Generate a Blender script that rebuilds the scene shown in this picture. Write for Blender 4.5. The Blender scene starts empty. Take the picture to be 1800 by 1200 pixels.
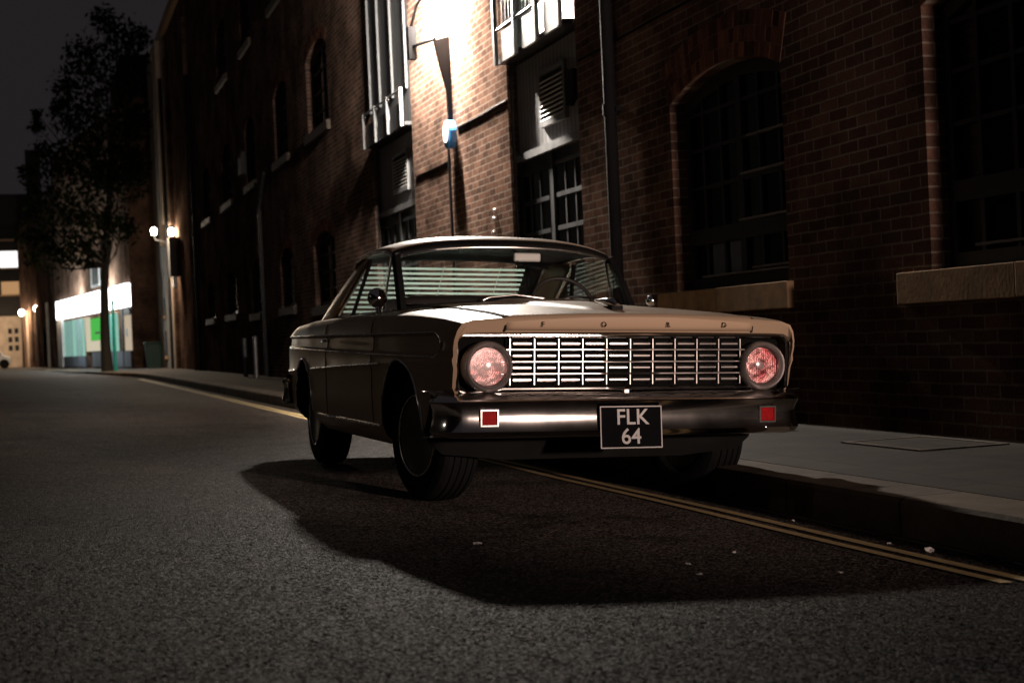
import bpy, bmesh, math, random
import numpy as np
from mathutils import Vector, Matrix
random.seed(7); rng = np.random.default_rng(7)
SC = bpy.context.scene
COL = SC.collection
PI = math.pi

# ------------------------------------------------------------------ helpers
def tag(o, label=None, cat=None, group=None, kind=None):
    if label: o['label'] = label
    if cat: o['category'] = cat
    if group: o['group'] = group
    if kind: o['kind'] = kind
    return o

def empty(name, loc=(0, 0, 0), rot=(0, 0, 0)):
    o = bpy.data.objects.new(name, None); COL.objects.link(o)
    o.location = loc; o.rotation_euler = rot; o.empty_display_size = .1
    return o

class MB:
    """collects shapes into one mesh"""
    def __init__(s): s.bm = bmesh.new(); s.mi = 0
    def face(s, vs):
        try:
            f = s.bm.faces.new(vs); f.material_index = s.mi; return f
        except ValueError: return None
    def box(s, a, b, m=None):
        x0, y0, z0 = a; x1, y1, z1 = b
        P = [(x0,y0,z0),(x1,y0,z0),(x1,y1,z0),(x0,y1,z0),(x0,y0,z1),(x1,y0,z1),(x1,y1,z1),(x0,y1,z1)]
        v = [s.bm.verts.new(m @ Vector(p) if m else p) for p in P]
        for q in ((3,2,1,0),(4,5,6,7),(0,1,5,4),(1,2,6,5),(2,3,7,6),(3,0,4,7)): s.face([v[i] for i in q])
        return s
    def tube(s, pts, rad, n=8, caps=True):
        pts = [Vector(p) for p in pts]
        rads = rad if isinstance(rad, (list, tuple)) else [rad]*len(pts)
        rings = []
        for i, p in enumerate(pts):
            d = (pts[min(i+1, len(pts)-1)] - pts[max(i-1, 0)]).normalized()
            a = Vector((0, 0, 1)) if abs(d.z) < .9 else Vector((1, 0, 0))
            u = d.cross(a).normalized(); w = d.cross(u)
            rings.append([s.bm.verts.new(p + (u*math.cos(t)+w*math.sin(t))*rads[i]) for t in (2*PI*k/n for k in range(n))])
        for A, B in zip(rings, rings[1:]):
            for k in range(n): s.face([A[k], A[(k+1)%n], B[(k+1)%n], B[k]])
        if caps: s.face(rings[0][::-1]); s.face(rings[-1])
        return s
    def lathe(s, prof, c, axis='x', n=40, closed=False):
        """prof: (r, t) pairs, t along the axis"""
        rings = []
        for r, t in prof:
            R = []
            for k in range(n):
                a = 2*PI*k/n
                if axis == 'x': p = (c[0]+t, c[1]+r*math.cos(a), c[2]+r*math.sin(a))
                elif axis == 'y': p = (c[0]+r*math.cos(a), c[1]+t, c[2]+r*math.sin(a))
                else: p = (c[0]+r*math.cos(a), c[1]+r*math.sin(a), c[2]+t)
                R.append(s.bm.verts.new(p))
            rings.append(R)
        pairs = list(zip(rings, rings[1:]))
        if closed: pairs.append((rings[-1], rings[0]))
        for A, B in pairs:
            for k in range(n): s.face([A[k], A[(k+1)%n], B[(k+1)%n], B[k]])
        if not closed:
            if prof[0][0] > 1e-4: s.face(rings[0][::-1])
            if prof[-1][0] > 1e-4: s.face(rings[-1])
        return s
    def prism(s, poly, f):
        """poly: 2-D outline; f(p, t) -> 3-D for t = 0, 1"""
        A = [s.bm.verts.new(f(p, 0)) for p in poly]; B = [s.bm.verts.new(f(p, 1)) for p in poly]
        n = len(poly)
        for k in range(n): s.face([A[k], A[(k+1)%n], B[(k+1)%n], B[k]])
        s.face(A[::-1]); s.face(B)
        return s
    def grid(s, P, closed_u=False):
        V = [[s.bm.verts.new(p) for p in row] for row in P]
        for A, B in zip(V, V[1:]):
            n = len(A)
            for k in range(n if closed_u else n-1): s.face([A[k], A[(k+1)%n], B[(k+1)%n], B[k]])
        return V
    def build(s, name, mats, parent=None, smooth=None, loc=None, bevel=0):
        bm = s.bm
        bmesh.ops.remove_doubles(bm, verts=bm.verts, dist=1e-5)
        bmesh.ops.recalc_face_normals(bm, faces=bm.faces)
        if bevel:
            ed = [e for e in bm.edges if len(e.link_faces) == 2 and e.calc_face_angle(0) > .6]
            bmesh.ops.bevel(bm, geom=ed, offset=bevel, segments=2, profile=.5, affect='EDGES', clamp_overlap=True)
        if smooth is not None:
            for f in bm.faces: f.smooth = True
            for e in bm.edges: e.smooth = not (len(e.link_faces) == 2 and e.calc_face_angle(0) > math.radians(smooth))
        me = bpy.data.meshes.new(name); bm.to_mesh(me); bm.free()
        for m in (mats if isinstance(mats, (list, tuple)) else [mats]): me.materials.append(m)
        o = bpy.data.objects.new(name, me); COL.objects.link(o)
        if parent: o.parent = parent
        if loc: o.location = loc
        return o

def copy_tree(o, parent=None):
    c = o.copy(); COL.objects.link(c); c.parent = parent
    for ch in list(o.children): copy_tree(ch, c)
    return c

def text_mesh(name, s, size, m, parent, mat4, depth=.002, offset=0, align='CENTER'):
    cu = bpy.data.curves.new(name, 'FONT'); cu.body = s; cu.size = size; cu.extrude = depth; cu.offset = offset
    cu.align_x = align; cu.align_y = 'CENTER'
    t = bpy.data.objects.new(name+'_curve', cu); COL.objects.link(t)
    dg = bpy.context.evaluated_depsgraph_get()
    me = bpy.data.meshes.new_from_object(t.evaluated_get(dg)); bpy.data.objects.remove(t)
    me.transform(mat4); me.materials.clear(); me.materials.append(m)
    o = bpy.data.objects.new(name, me); COL.objects.link(o)
    if parent: o.parent = parent
    return o

# ------------------------------------------------------------------ materials
def new_mat(name):
    m = bpy.data.materials.new(name); m.use_nodes = True
    nt = m.node_tree; nt.nodes.clear()
    out = nt.nodes.new('ShaderNodeOutputMaterial')
    return m, nt, out

def N(nt, t, **kw):
    n = nt.nodes.new(t)
    for k, v in kw.items():
        if k.startswith('_'): setattr(n, k[1:], v)
        else:
            key = k.replace('__', ' ')
            n.inputs[key].default_value = v
    return n

def pbr(name, col, rough=.5, metal=0., var=.15, scale=6., coat=0., spec=.5, bump=0., bscale=40., emit=None, es=0.):
    m, nt, out = new_mat(name); L = nt.links
    p = N(nt, 'ShaderNodeBsdfPrincipled'); L.new(p.outputs[0], out.inputs[0])
    p.inputs['Metallic'].default_value = metal; p.inputs['Roughness'].default_value = rough
    p.inputs['Coat Weight'].default_value = coat; p.inputs['Coat Roughness'].default_value = .04
    p.inputs['Specular IOR Level'].default_value = spec
    tc = N(nt, 'ShaderNodeTexCoord')
    no = N(nt, 'ShaderNodeTexNoise', Scale=scale, Detail=5.); L.new(tc.outputs['Object'], no.inputs['Vector'])
    mr = N(nt, 'ShaderNodeMapRange'); mr.inputs['From Min'].default_value = .3; mr.inputs['From Max'].default_value = .7
    mr.inputs['To Min'].default_value = 1-var; mr.inputs['To Max'].default_value = 1+var
    L.new(no.outputs['Fac'], mr.inputs['Value'])
    mx = N(nt, 'ShaderNodeVectorMath', _operation='SCALE'); mx.inputs[0].default_value = col[:3]
    L.new(mr.outputs[0], mx.inputs['Scale']); L.new(mx.outputs[0], p.inputs['Base Color'])
    if rough > .08:
        r2 = N(nt, 'ShaderNodeMapRange'); r2.inputs['From Min'].default_value = .3; r2.inputs['From Max'].default_value = .7
        r2.inputs['To Min'].default_value = rough*.85; r2.inputs['To Max'].default_value = min(1, rough*1.15)
        L.new(no.outputs['Fac'], r2.inputs['Value']); L.new(r2.outputs[0], p.inputs['Roughness'])
    if bump:
        n2 = N(nt, 'ShaderNodeTexNoise', Scale=bscale, Detail=4.); L.new(tc.outputs['Object'], n2.inputs['Vector'])
        b = N(nt, 'ShaderNodeBump', Strength=bump, Distance=.01); L.new(n2.outputs['Fac'], b.inputs['Height']); L.new(b.outputs[0], p.inputs['Normal'])
    if emit:
        p.inputs['Emission Color'].default_value = (*emit, 1); p.inputs['Emission Strength'].default_value = es
    return m

def emission(name, col, s, clear=False):
    m, nt, out = new_mat(name)
    e = N(nt, 'ShaderNodeEmission'); e.inputs[0].default_value = (*col, 1); e.inputs[1].default_value = s
    if clear:   # clear lamp glass: glows and lets the light of its bulb out
        t = N(nt, 'ShaderNodeBsdfTransparent'); a = N(nt, 'ShaderNodeAddShader')
        nt.links.new(e.outputs[0], a.inputs[0]); nt.links.new(t.outputs[0], a.inputs[1]); nt.links.new(a.outputs[0], out.inputs[0])
    else: nt.links.new(e.outputs[0], out.inputs[0])
    return m

def thin_glass(name, tint=(.85, .88, .86), rough=.0, ior=1.5):
    m, nt, out = new_mat(name); L = nt.links
    t = N(nt, 'ShaderNodeBsdfTransparent'); t.inputs[0].default_value = (*tint, 1)
    g = N(nt, 'ShaderNodeBsdfGlossy', Roughness=rough); g.inputs[0].default_value = (1, 1, 1, 1)
    f = N(nt, 'ShaderNodeFresnel')
    ge = N(nt, 'ShaderNodeNewGeometry'); mi = N(nt, 'ShaderNodeMapRange')   # one thin sheet: the same reflection from both sides
    mi.inputs['To Min'].default_value = ior; mi.inputs['To Max'].default_value = 1/ior
    L.new(ge.outputs['Backfacing'], mi.inputs['Value']); L.new(mi.outputs[0], f.inputs[0])
    mx = N(nt, 'ShaderNodeMixShader')
    L.new(f.outputs[0], mx.inputs[0]); L.new(t.outputs[0], mx.inputs[1]); L.new(g.outputs[0], mx.inputs[2]); L.new(mx.outputs[0], out.inputs[0])
    return m

def brick_mat(name, c1=(.18, .100, .072), c2=(.085, .052, .041), mortar=(.25, .205, .168), bw=.225, rh=.075, ms=.007, dark=.45):
    m, nt, out = new_mat(name); L = nt.links
    p = N(nt, 'ShaderNodeBsdfDiffuse', Roughness=.6)
    L.new(p.outputs[0], out.inputs[0])
    tc = N(nt, 'ShaderNodeTexCoord'); sp = N(nt, 'ShaderNodeSeparateXYZ'); L.new(tc.outputs['Object'], sp.inputs[0])
    ad = N(nt, 'ShaderNodeMath', _operation='ADD'); L.new(sp.outputs[0], ad.inputs[0]); L.new(sp.outputs[1], ad.inputs[1])
    wn = N(nt, 'ShaderNodeTexNoise', Scale=5., Detail=3.); L.new(tc.outputs['Object'], wn.inputs['Vector'])
    wz = N(nt, 'ShaderNodeMath', _operation='MULTIPLY_ADD'); wz.inputs[1].default_value = .014; L.new(wn.outputs['Fac'], wz.inputs[0]); L.new(sp.outputs[2], wz.inputs[2])
    cb = N(nt, 'ShaderNodeCombineXYZ'); L.new(ad.outputs[0], cb.inputs[0]); L.new(wz.outputs[0], cb.inputs[1])
    br = N(nt, 'ShaderNodeTexBrick', Scale=1.); br.inputs['Color1'].default_value = (*c1, 1); br.inputs['Color2'].default_value = (*c2, 1)
    br.inputs['Mortar'].default_value = (*mortar, 1); br.inputs['Mortar Size'].default_value = ms; br.inputs['Mortar Smooth'].default_value = .25
    br.inputs['Brick Width'].default_value = bw; br.inputs['Row Height'].default_value = rh; br.inputs['Bias'].default_value = -.1
    L.new(cb.outputs[0], br.inputs['Vector'])
    n1 = N(nt, 'ShaderNodeTexNoise', Scale=.9, Detail=6., Roughness=.65); L.new(tc.outputs['Object'], n1.inputs['Vector'])
    mr = N(nt, 'ShaderNodeMapRange'); mr.inputs['From Min'].default_value = .35; mr.inputs['From Max'].default_value = .65
    mr.inputs['To Min'].default_value = dark*.7; mr.inputs['To Max'].default_value = 1.15; L.new(n1.outputs['Fac'], mr.inputs['Value'])
    n2 = N(nt, 'ShaderNodeTexNoise', Scale=55., Detail=4.); L.new(tc.outputs['Object'], n2.inputs['Vector'])
    m2 = N(nt, 'ShaderNodeMapRange'); m2.inputs['To Min'].default_value = .55; m2.inputs['To Max'].default_value = 1.4; L.new(n2.outputs['Fac'], m2.inputs['Value'])
    mu = N(nt, 'ShaderNodeMath', _operation='MULTIPLY'); L.new(mr.outputs[0], mu.inputs[0]); L.new(m2.outputs[0], mu.inputs[1])
    sc = N(nt, 'ShaderNodeVectorMath', _operation='SCALE'); L.new(br.outputs['Color'], sc.inputs[0]); L.new(mu.outputs[0], sc.inputs['Scale'])
    L.new(sc.outputs[0], p.inputs['Color'])
    inv = N(nt, 'ShaderNodeMath', _operation='MULTIPLY_ADD'); inv.inputs[1].default_value = -.6; L.new(br.outputs['Fac'], inv.inputs[0])
    L.new(n2.outputs['Fac'], inv.inputs[2])
    b = N(nt, 'ShaderNodeBump', Strength=.5, Distance=.005); L.new(inv.outputs[0], b.inputs['Height']); L.new(b.outputs[0], p.inputs['Normal'])
    return m

def island_brick(name):
    m, nt, out = new_mat(name); L = nt.links
    p = N(nt, 'ShaderNodeBsdfDiffuse', Roughness=.6); L.new(p.outputs[0], out.inputs[0])
    ge = N(nt, 'ShaderNodeNewGeometry'); cr = N(nt, 'ShaderNodeValToRGB')
    cr.color_ramp.elements[0].color = (.05, .026, .02, 1); cr.color_ramp.elements[1].color = (.19, .085, .055, 1)
    L.new(ge.outputs['Random Per Island'], cr.inputs[0])
    tc = N(nt, 'ShaderNodeTexCoord'); n2 = N(nt, 'ShaderNodeTexNoise', Scale=50., Detail=4.); L.new(tc.outputs['Object'], n2.inputs['Vector'])
    sc = N(nt, 'ShaderNodeVectorMath', _operation='SCALE'); L.new(cr.outputs[0], sc.inputs[0])
    m2 = N(nt, 'ShaderNodeMapRange'); m2.inputs['To Min'].default_value = .6; m2.inputs['To Max'].default_value = 1.4; L.new(n2.outputs['Fac'], m2.inputs['Value'])
    L.new(m2.outputs[0], sc.inputs['Scale']); L.new(sc.outputs[0], p.inputs['Color'])
    b = N(nt, 'ShaderNodeBump', Strength=.5, Distance=.006); L.new(n2.outputs['Fac'], b.inputs['Height']); L.new(b.outputs[0], p.inputs['Normal'])
    return m

def asphalt_mat():
    m, nt, out = new_mat('asphalt'); L = nt.links
    p = N(nt, 'ShaderNodeBsdfPrincipled', Roughness=.72); p.inputs['Diffuse Roughness'].default_value = .6; L.new(p.outputs[0], out.inputs[0])
    tc = N(nt, 'ShaderNodeTexCoord')
    vo = N(nt, 'ShaderNodeTexVoronoi', Scale=135.); L.new(tc.outputs['Object'], vo.inputs['Vector'])
    n1 = N(nt, 'ShaderNodeTexNoise', Scale=60., Detail=5., Roughness=.7); L.new(tc.outputs['Object'], n1.inputs['Vector'])
    n2 = N(nt, 'ShaderNodeTexNoise', Scale=.8, Detail=4.); L.new(tc.outputs['Object'], n2.inputs['Vector'])
    hs = N(nt, 'ShaderNodeSeparateColor'); L.new(vo.outputs['Color'], hs.inputs[0])
    pw = N(nt, 'ShaderNodeMath', _operation='POWER'); pw.inputs[1].default_value = 3.5; L.new(hs.outputs[0], pw.inputs[0])
    sl = N(nt, 'ShaderNodeMath', _operation='MULTIPLY'); sl.inputs[1].default_value = .12; p2 = N(nt, 'ShaderNodeMath', _operation='POWER'); p2.inputs[1].default_value = 3.; L.new(hs.outputs[1], p2.inputs[0]); L.new(p2.outputs[0], sl.inputs[0]); L.new(sl.outputs[0], p.inputs['Specular IOR Level'])
    cr = N(nt, 'ShaderNodeMapRange'); cr.inputs['To Min'].default_value = .010; cr.inputs['To Max'].default_value = .255; L.new(pw.outputs[0], cr.inputs['Value'])
    m2 = N(nt, 'ShaderNodeMapRange'); m2.inputs['From Min'].default_value = .3; m2.inputs['From Max'].default_value = .7
    m2.inputs['To Min'].default_value = .8; m2.inputs['To Max'].default_value = 1.2; L.new(n2.outputs['Fac'], m2.inputs['Value'])
    mu0 = N(nt, 'ShaderNodeMath', _operation='MULTIPLY'); L.new(cr.outputs[0], mu0.inputs[0]); L.new(m2.outputs[0], mu0.inputs[1])
    wp = N(nt, 'ShaderNodeTexNoise', Scale=1.7, Detail=6., Roughness=.7); L.new(tc.outputs['Object'], wp.inputs['Vector'])
    wa = N(nt, 'ShaderNodeVectorMath', _operation='MULTIPLY_ADD'); wa.inputs[1].default_value = (.9, .9, .9); L.new(wp.outputs['Color'], wa.inputs[0]); L.new(tc.outputs['Object'], wa.inputs[2])
    ck = N(nt, 'ShaderNodeTexVoronoi', Scale=.42); ck.feature = 'DISTANCE_TO_EDGE'; L.new(wa.outputs[0], ck.inputs['Vector'])
    cm = N(nt, 'ShaderNodeMapRange'); cm.inputs['From Min'].default_value = .001; cm.inputs['From Max'].default_value = .007; cm.inputs['To Min'].default_value = .25; cm.inputs['To Max'].default_value = 1.
    L.new(ck.outputs['Distance'], cm.inputs['Value'])
    st = N(nt, 'ShaderNodeTexNoise', Scale=2.3, Detail=5.); L.new(tc.outputs['Object'], st.inputs['Vector'])
    sm = N(nt, 'ShaderNodeMapRange'); sm.inputs['From Min'].default_value = .56; sm.inputs['From Max'].default_value = .68; sm.inputs['To Min'].default_value = 1.; sm.inputs['To Max'].default_value = .6
    L.new(st.outputs['Fac'], sm.inputs['Value'])
    mu1 = N(nt, 'ShaderNodeMath', _operation='MULTIPLY'); L.new(mu0.outputs[0], mu1.inputs[0]); L.new(cm.outputs[0], mu1.inputs[1])
    mu = N(nt, 'ShaderNodeMath', _operation='MULTIPLY'); L.new(mu1.outputs[0], mu.inputs[0]); L.new(sm.outputs[0], mu.inputs[1])
    sc = N(nt, 'ShaderNodeVectorMath', _operation='SCALE'); sc.inputs[0].default_value = (1.02, .86, .76); L.new(mu.outputs[0], sc.inputs['Scale'])
    L.new(sc.outputs[0], p.inputs['Base Color'])
    h = N(nt, 'ShaderNodeMath', _operation='SUBTRACT'); L.new(n1.outputs['Fac'], h.inputs[0]); L.new(vo.outputs['Distance'], h.inputs[1])
    b = N(nt, 'ShaderNodeBump', Strength=.75, Distance=.006); L.new(h.outputs[0], b.inputs['Height']); L.new(b.outputs[0], p.inputs['Normal'])
    return m

def slab_mat(name, c, bw, rh, mort, rot=False):
    m, nt, out = new_mat(name); L = nt.links
    p = N(nt, 'ShaderNodeBsdfPrincipled', Roughness=.85); p.inputs['Specular IOR Level'].default_value = .1; L.new(p.outputs[0], out.inputs[0])
    tc = N(nt, 'ShaderNodeTexCoord'); sp = N(nt, 'ShaderNodeSeparateXYZ'); L.new(tc.outputs['Object'], sp.inputs[0])
    cb = N(nt, 'ShaderNodeCombineXYZ'); L.new(sp.outputs[1], cb.inputs[0]); L.new(sp.outputs[0], cb.inputs[1])
    br = N(nt, 'ShaderNodeTexBrick', Scale=1.); br.inputs['Color1'].default_value = (*c, 1); br.inputs['Color2'].default_value = (*[v*.75 for v in c], 1)
    br.inputs['Mortar'].default_value = (*mort, 1); br.inputs['Mortar Size'].default_value = .009; br.inputs['Brick Width'].default_value = bw; br.inputs['Row Height'].default_value = rh
    L.new(cb.outputs[0], br.inputs['Vector'])
    n1 = N(nt, 'ShaderNodeTexNoise', Scale=2.5, Detail=7., Roughness=.7); L.new(tc.outputs['Object'], n1.inputs['Vector'])
    mr = N(nt, 'ShaderNodeMapRange'); mr.inputs['From Min'].default_value = .3; mr.inputs['From Max'].default_value = .7; mr.inputs['To Min'].default_value = .45; mr.inputs['To Max'].default_value = 1.25
    L.new(n1.outputs['Fac'], mr.inputs['Value'])
    sc = N(nt, 'ShaderNodeVectorMath', _operation='SCALE'); L.new(br.outputs['Color'], sc.inputs[0]); L.new(mr.outputs[0], sc.inputs['Scale']); L.new(sc.outputs[0], p.inputs['Base Color'])
    n2 = N(nt, 'ShaderNodeTexNoise', Scale=70., Detail=4.); L.new(tc.outputs['Object'], n2.inputs['Vector'])
    h = N(nt, 'ShaderNodeMath', _operation='MULTIPLY_ADD'); h.inputs[1].default_value = -1.2; L.new(br.outputs['Fac'], h.inputs[0]); L.new(n2.outputs['Fac'], h.inputs[2])
    b = N(nt, 'ShaderNodeBump', Strength=.5, Distance=.006); L.new(h.outputs[0], b.inputs['Height']); L.new(b.outputs[0], p.inputs['Normal'])
    return m

def line_paint_mat():
    m, nt, out = new_mat('worn_yellow_paint'); L = nt.links
    p = N(nt, 'ShaderNodeBsdfPrincipled', Roughness=.7); L.new(p.outputs[0], out.inputs[0])
    tc = N(nt, 'ShaderNodeTexCoord'); n = N(nt, 'ShaderNodeTexNoise', Scale=30., Detail=6., Roughness=.8); L.new(tc.outputs['Object'], n.inputs['Vector'])
    cr = N(nt, 'ShaderNodeValToRGB'); cr.color_ramp.elements[0].position = .30; cr.color_ramp.elements[1].position = .46
    cr.color_ramp.elements[0].color = (.09, .07, .05, 1); cr.color_ramp.elements[1].color = (.78, .58, .27, 1)
    L.new(n.outputs['Fac'], cr.inputs[0]); L.new(cr.outputs[0], p.inputs['Base Color'])
    b = N(nt, 'ShaderNodeBump', Strength=.5, Distance=.004); L.new(n.outputs['Fac'], b.inputs['Height']); L.new(b.outputs[0], p.inputs['Normal'])
    return m

def board_mat(name, c, rough=.55, w=9.):
    """vertical boarding: dark joints every 1/w metre along X+Y"""
    m, nt, out = new_mat(name); L = nt.links
    p = N(nt, 'ShaderNodeBsdfPrincipled', Roughness=rough); L.new(p.outputs[0], out.inputs[0])
    tc = N(nt, 'ShaderNodeTexCoord'); sp = N(nt, 'ShaderNodeSeparateXYZ'); L.new(tc.outputs['Object'], sp.inputs[0])
    ad = N(nt, 'ShaderNodeMath', _operation='ADD'); L.new(sp.outputs[0], ad.inputs[0]); L.new(sp.outputs[1], ad.inputs[1])
    mu = N(nt, 'ShaderNodeMath', _operation='MULTIPLY'); mu.inputs[1].default_value = w; L.new(ad.outputs[0], mu.inputs[0])
    fr = N(nt, 'ShaderNodeMath', _operation='FRACT'); L.new(mu.outputs[0], fr.inputs[0])
    gt = N(nt, 'ShaderNodeMath', _operation='GREATER_THAN'); gt.inputs[1].default_value = .14; L.new(fr.outputs[0], gt.inputs[0])
    n = N(nt, 'ShaderNodeTexNoise', Scale=6., Detail=5.); L.new(tc.outputs['Object'], n.inputs['Vector'])
    mr = N(nt, 'ShaderNodeMapRange'); mr.inputs['To Min'].default_value = .7; mr.inputs['To Max'].default_value = 1.3; L.new(n.outputs['Fac'], mr.inputs['Value'])
    m3 = N(nt, 'ShaderNodeMapRange'); m3.inputs['To Min'].default_value = .15; m3.inputs['To Max'].default_value = 1.; L.new(gt.outputs[0], m3.inputs['Value'])
    mm = N(nt, 'ShaderNodeMath', _operation='MULTIPLY'); L.new(mr.outputs[0], mm.inputs[0]); L.new(m3.outputs[0], mm.inputs[1])
    sc = N(nt, 'ShaderNodeVectorMath', _operation='SCALE'); sc.inputs[0].default_value = c; L.new(mm.outputs[0], sc.inputs['Scale']); L.new(sc.outputs[0], p.inputs['Base Color'])
    b = N(nt, 'ShaderNodeBump', Strength=.7, Distance=.01); L.new(gt.outputs[0], b.inputs['Height']); L.new(b.outputs[0], p.inputs['Normal'])
    return m

def leaf_mat(name, c):
    m, nt, out = new_mat(name); L = nt.links
    ge = N(nt, 'ShaderNodeNewGeometry'); mr = N(nt, 'ShaderNodeMapRange'); mr.inputs['To Min'].default_value = .5; mr.inputs['To Max'].default_value = 1.5
    L.new(ge.outputs['Random Per Island'], mr.inputs['Value'])
    sc = N(nt, 'ShaderNodeVectorMath', _operation='SCALE'); sc.inputs[0].default_value = c; L.new(mr.outputs[0], sc.inputs['Scale'])
    d = N(nt, 'ShaderNodeBsdfDiffuse'); t = N(nt, 'ShaderNodeBsdfTranslucent'); mx = N(nt, 'ShaderNodeMixShader'); mx.inputs[0].default_value = .35
    L.new(sc.outputs[0], d.inputs[0]); L.new(sc.outputs[0], t.inputs[0]); L.new(d.outputs[0], mx.inputs[1]); L.new(t.outputs[0], mx.inputs[2]); L.new(mx.outputs[0], out.inputs[0])
    return m

def slat_mat():
    m, nt, out = new_mat('blind_slat'); L = nt.links
    d = N(nt, 'ShaderNodeBsdfDiffuse'); d.inputs[0].default_value = (.6, .64, .6, 1)
    t = N(nt, 'ShaderNodeBsdfTranslucent'); t.inputs[0].default_value = (.62, .72, .68, 1)
    mx = N(nt, 'ShaderNodeMixShader'); mx.inputs[0].default_value = .85
    L.new(d.outputs[0], mx.inputs[1]); L.new(t.outputs[0], mx.inputs[2]); L.new(mx.outputs[0], out.inputs[0]); return m

def paint_mat():
    m = pbr('champagne_paint', (.34, .245, .168), .42, .0, var=.03, scale=3., coat=.06, spec=.06)
    return m

M = dict(
    brick=brick_mat('soot_dark_brick'), voussoir=island_brick('arch_brick'), asphalt=asphalt_mat(),
    slabs=slab_mat('paving_slabs', (.058, .043, .032), .9, .62, (.02, .017, .015)), kerb=slab_mat('kerb_granite', (.17, .132, .10), .95, 5., (.05, .045, .04)),
    yellow=line_paint_mat(), stone=pbr('sandstone_sill', (.40, .26, .155), .9, var=.25, scale=9, bump=.12, spec=.05),
    blackwood=pbr('black_painted_timber', (.018, .018, .02), .45, var=.25), greyboard=board_mat('grey_boarding', (.25, .245, .25)), teal=board_mat('pale_green_boarding', (.42, .5, .46)),
    slateboard=board_mat('slate_boarding', (.07, .072, .075), w=6.), darkboard=board_mat('dark_boarding', (.022, .023, .027), w=7.), greywood=pbr('grey_painted_timber', (.15, .147, .15), .5, var=.2), whitewood=pbr('white_painted_timber', (.62, .6, .57), .5, var=.12),
    dglass=thin_glass('window_glass', (.5, .52, .55), 0, 1.22), void=pbr('dark_room', (.006, .006, .007), .9), frost=pbr('frosted_pane', (.5, .52, .56), .5),
    cable=pbr('black_cable', (.008, .008, .008), .9, spec=.05), iron=pbr('black_iron', (.012, .012, .013), .8, var=.2, spec=.08), greyiron=pbr('grey_metal', (.06, .06, .063), .6, .0, spec=.2), steel=pbr('brushed_steel', (.3, .3, .3), .4, .7),
    paint=paint_mat(), chrome=pbr('chrome', (.78, .76, .74), .085, 1., var=.02), brightchrome=pbr('dull_chrome', (.66, .63, .60), .27, 1., var=.03), rubber=pbr('tyre_rubber', (.006, .006, .006), .85, var=.2, bump=.3, spec=.1),
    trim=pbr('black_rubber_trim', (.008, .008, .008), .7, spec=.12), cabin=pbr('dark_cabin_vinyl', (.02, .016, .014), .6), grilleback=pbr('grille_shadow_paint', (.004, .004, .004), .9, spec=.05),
    carglass=thin_glass('car_glass', (.95, .97, .96), 0, 1.3), lensglass=thin_glass('lamp_glass', (.88, .8, .8), .12), redlens=pbr('red_lens', (.24, .006, .008), .5, coat=.0, spec=.03, var=.3, scale=60),
    reflector=pbr('lamp_reflector', (.50, .25, .25), .42, .6, var=.25, scale=14, bump=.35, bscale=9.), plate=pbr('plate_black', (.005, .005, .006), .9, spec=.0), platewhite=pbr('plate_white', (.40, .385, .375), .6, spec=.1), slat=slat_mat(),
    bezel=pbr('satin_bezel', (.38, .34, .33), .38, .85), darkstone=pbr('dark_stone', (.11, .085, .065), .9, var=.3), bumperchrome=pbr('bumper_chrome', (.74, .71, .69), .135, 1., var=.03), grillemetal=pbr('grille_metal', (.38, .355, .34), .3, 1., var=.05), redcap=pbr('red_hub_cap', (.5, .01, .015), .25, coat=1.), rim=pbr('rim_dark_metal', (.09, .085, .08), .32, .8),
    bark=pbr('bark', (.02, .016, .012), .9, bump=.6, bscale=14), leaf=leaf_mat('plane_tree_leaf', (.009, .011, .004)),
    render=pbr('pale_render', (.42, .33, .25), .9, var=.2, scale=2.), greyrender=pbr('grey_render', (.11, .13, .17), .9, var=.2, scale=1.2), dimwall=pbr('dim_wall', (.02, .017, .016), .9, var=.3), darkwall=pbr('dark_far_wall', (.05, .045, .045), .9, var=.3, scale=1.5),
    brownwall=brick_mat('brown_far_brick', (.22, .12, .08), (.14, .08, .06)), blue=pbr('sign_blue', (.02, .16, .42), .35), white=pbr('sign_white', (.8, .8, .8), .4), paper=pbr('white_litter', (.7, .68, .64), .8),
    binplastic=pbr('dark_green_plastic', (.012, .05, .038), .5), tealpole=pbr('teal_pole_paint', (.01, .22, .18), .4),
    bulb=emission('lamp_glow_warm', (1, .86, .68), 25., True), biglamp=emission('lamp_glow_white', (1, .96, .9), 60., True), globe=emission('far_globe_glow', (1, .88, .72), 8., True),
    litwhite=emission('lit_window_white', (1, .97, .93), 1.6), litorange=emission('lit_window_orange', (1, .55, .25), .45), fascia=emission('lit_fascia', (.96, 1, .99), 5.),
    litgreen=emission('lit_green_panel', (.1, .62, .1), .75), litcream=emission('lit_cream_panel', (.75, .68, .5), .8), litpale=emission('lit_pale_green', (.36, .68, .56), .75), litshop=emission('lit_shop_interior', (1, .8, .58), .5),  # shop panels and shutters glow: light on them put in as emission
    vanwhite=pbr('van_white', (.5, .5, .5), .4, coat=.5),
)

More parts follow.
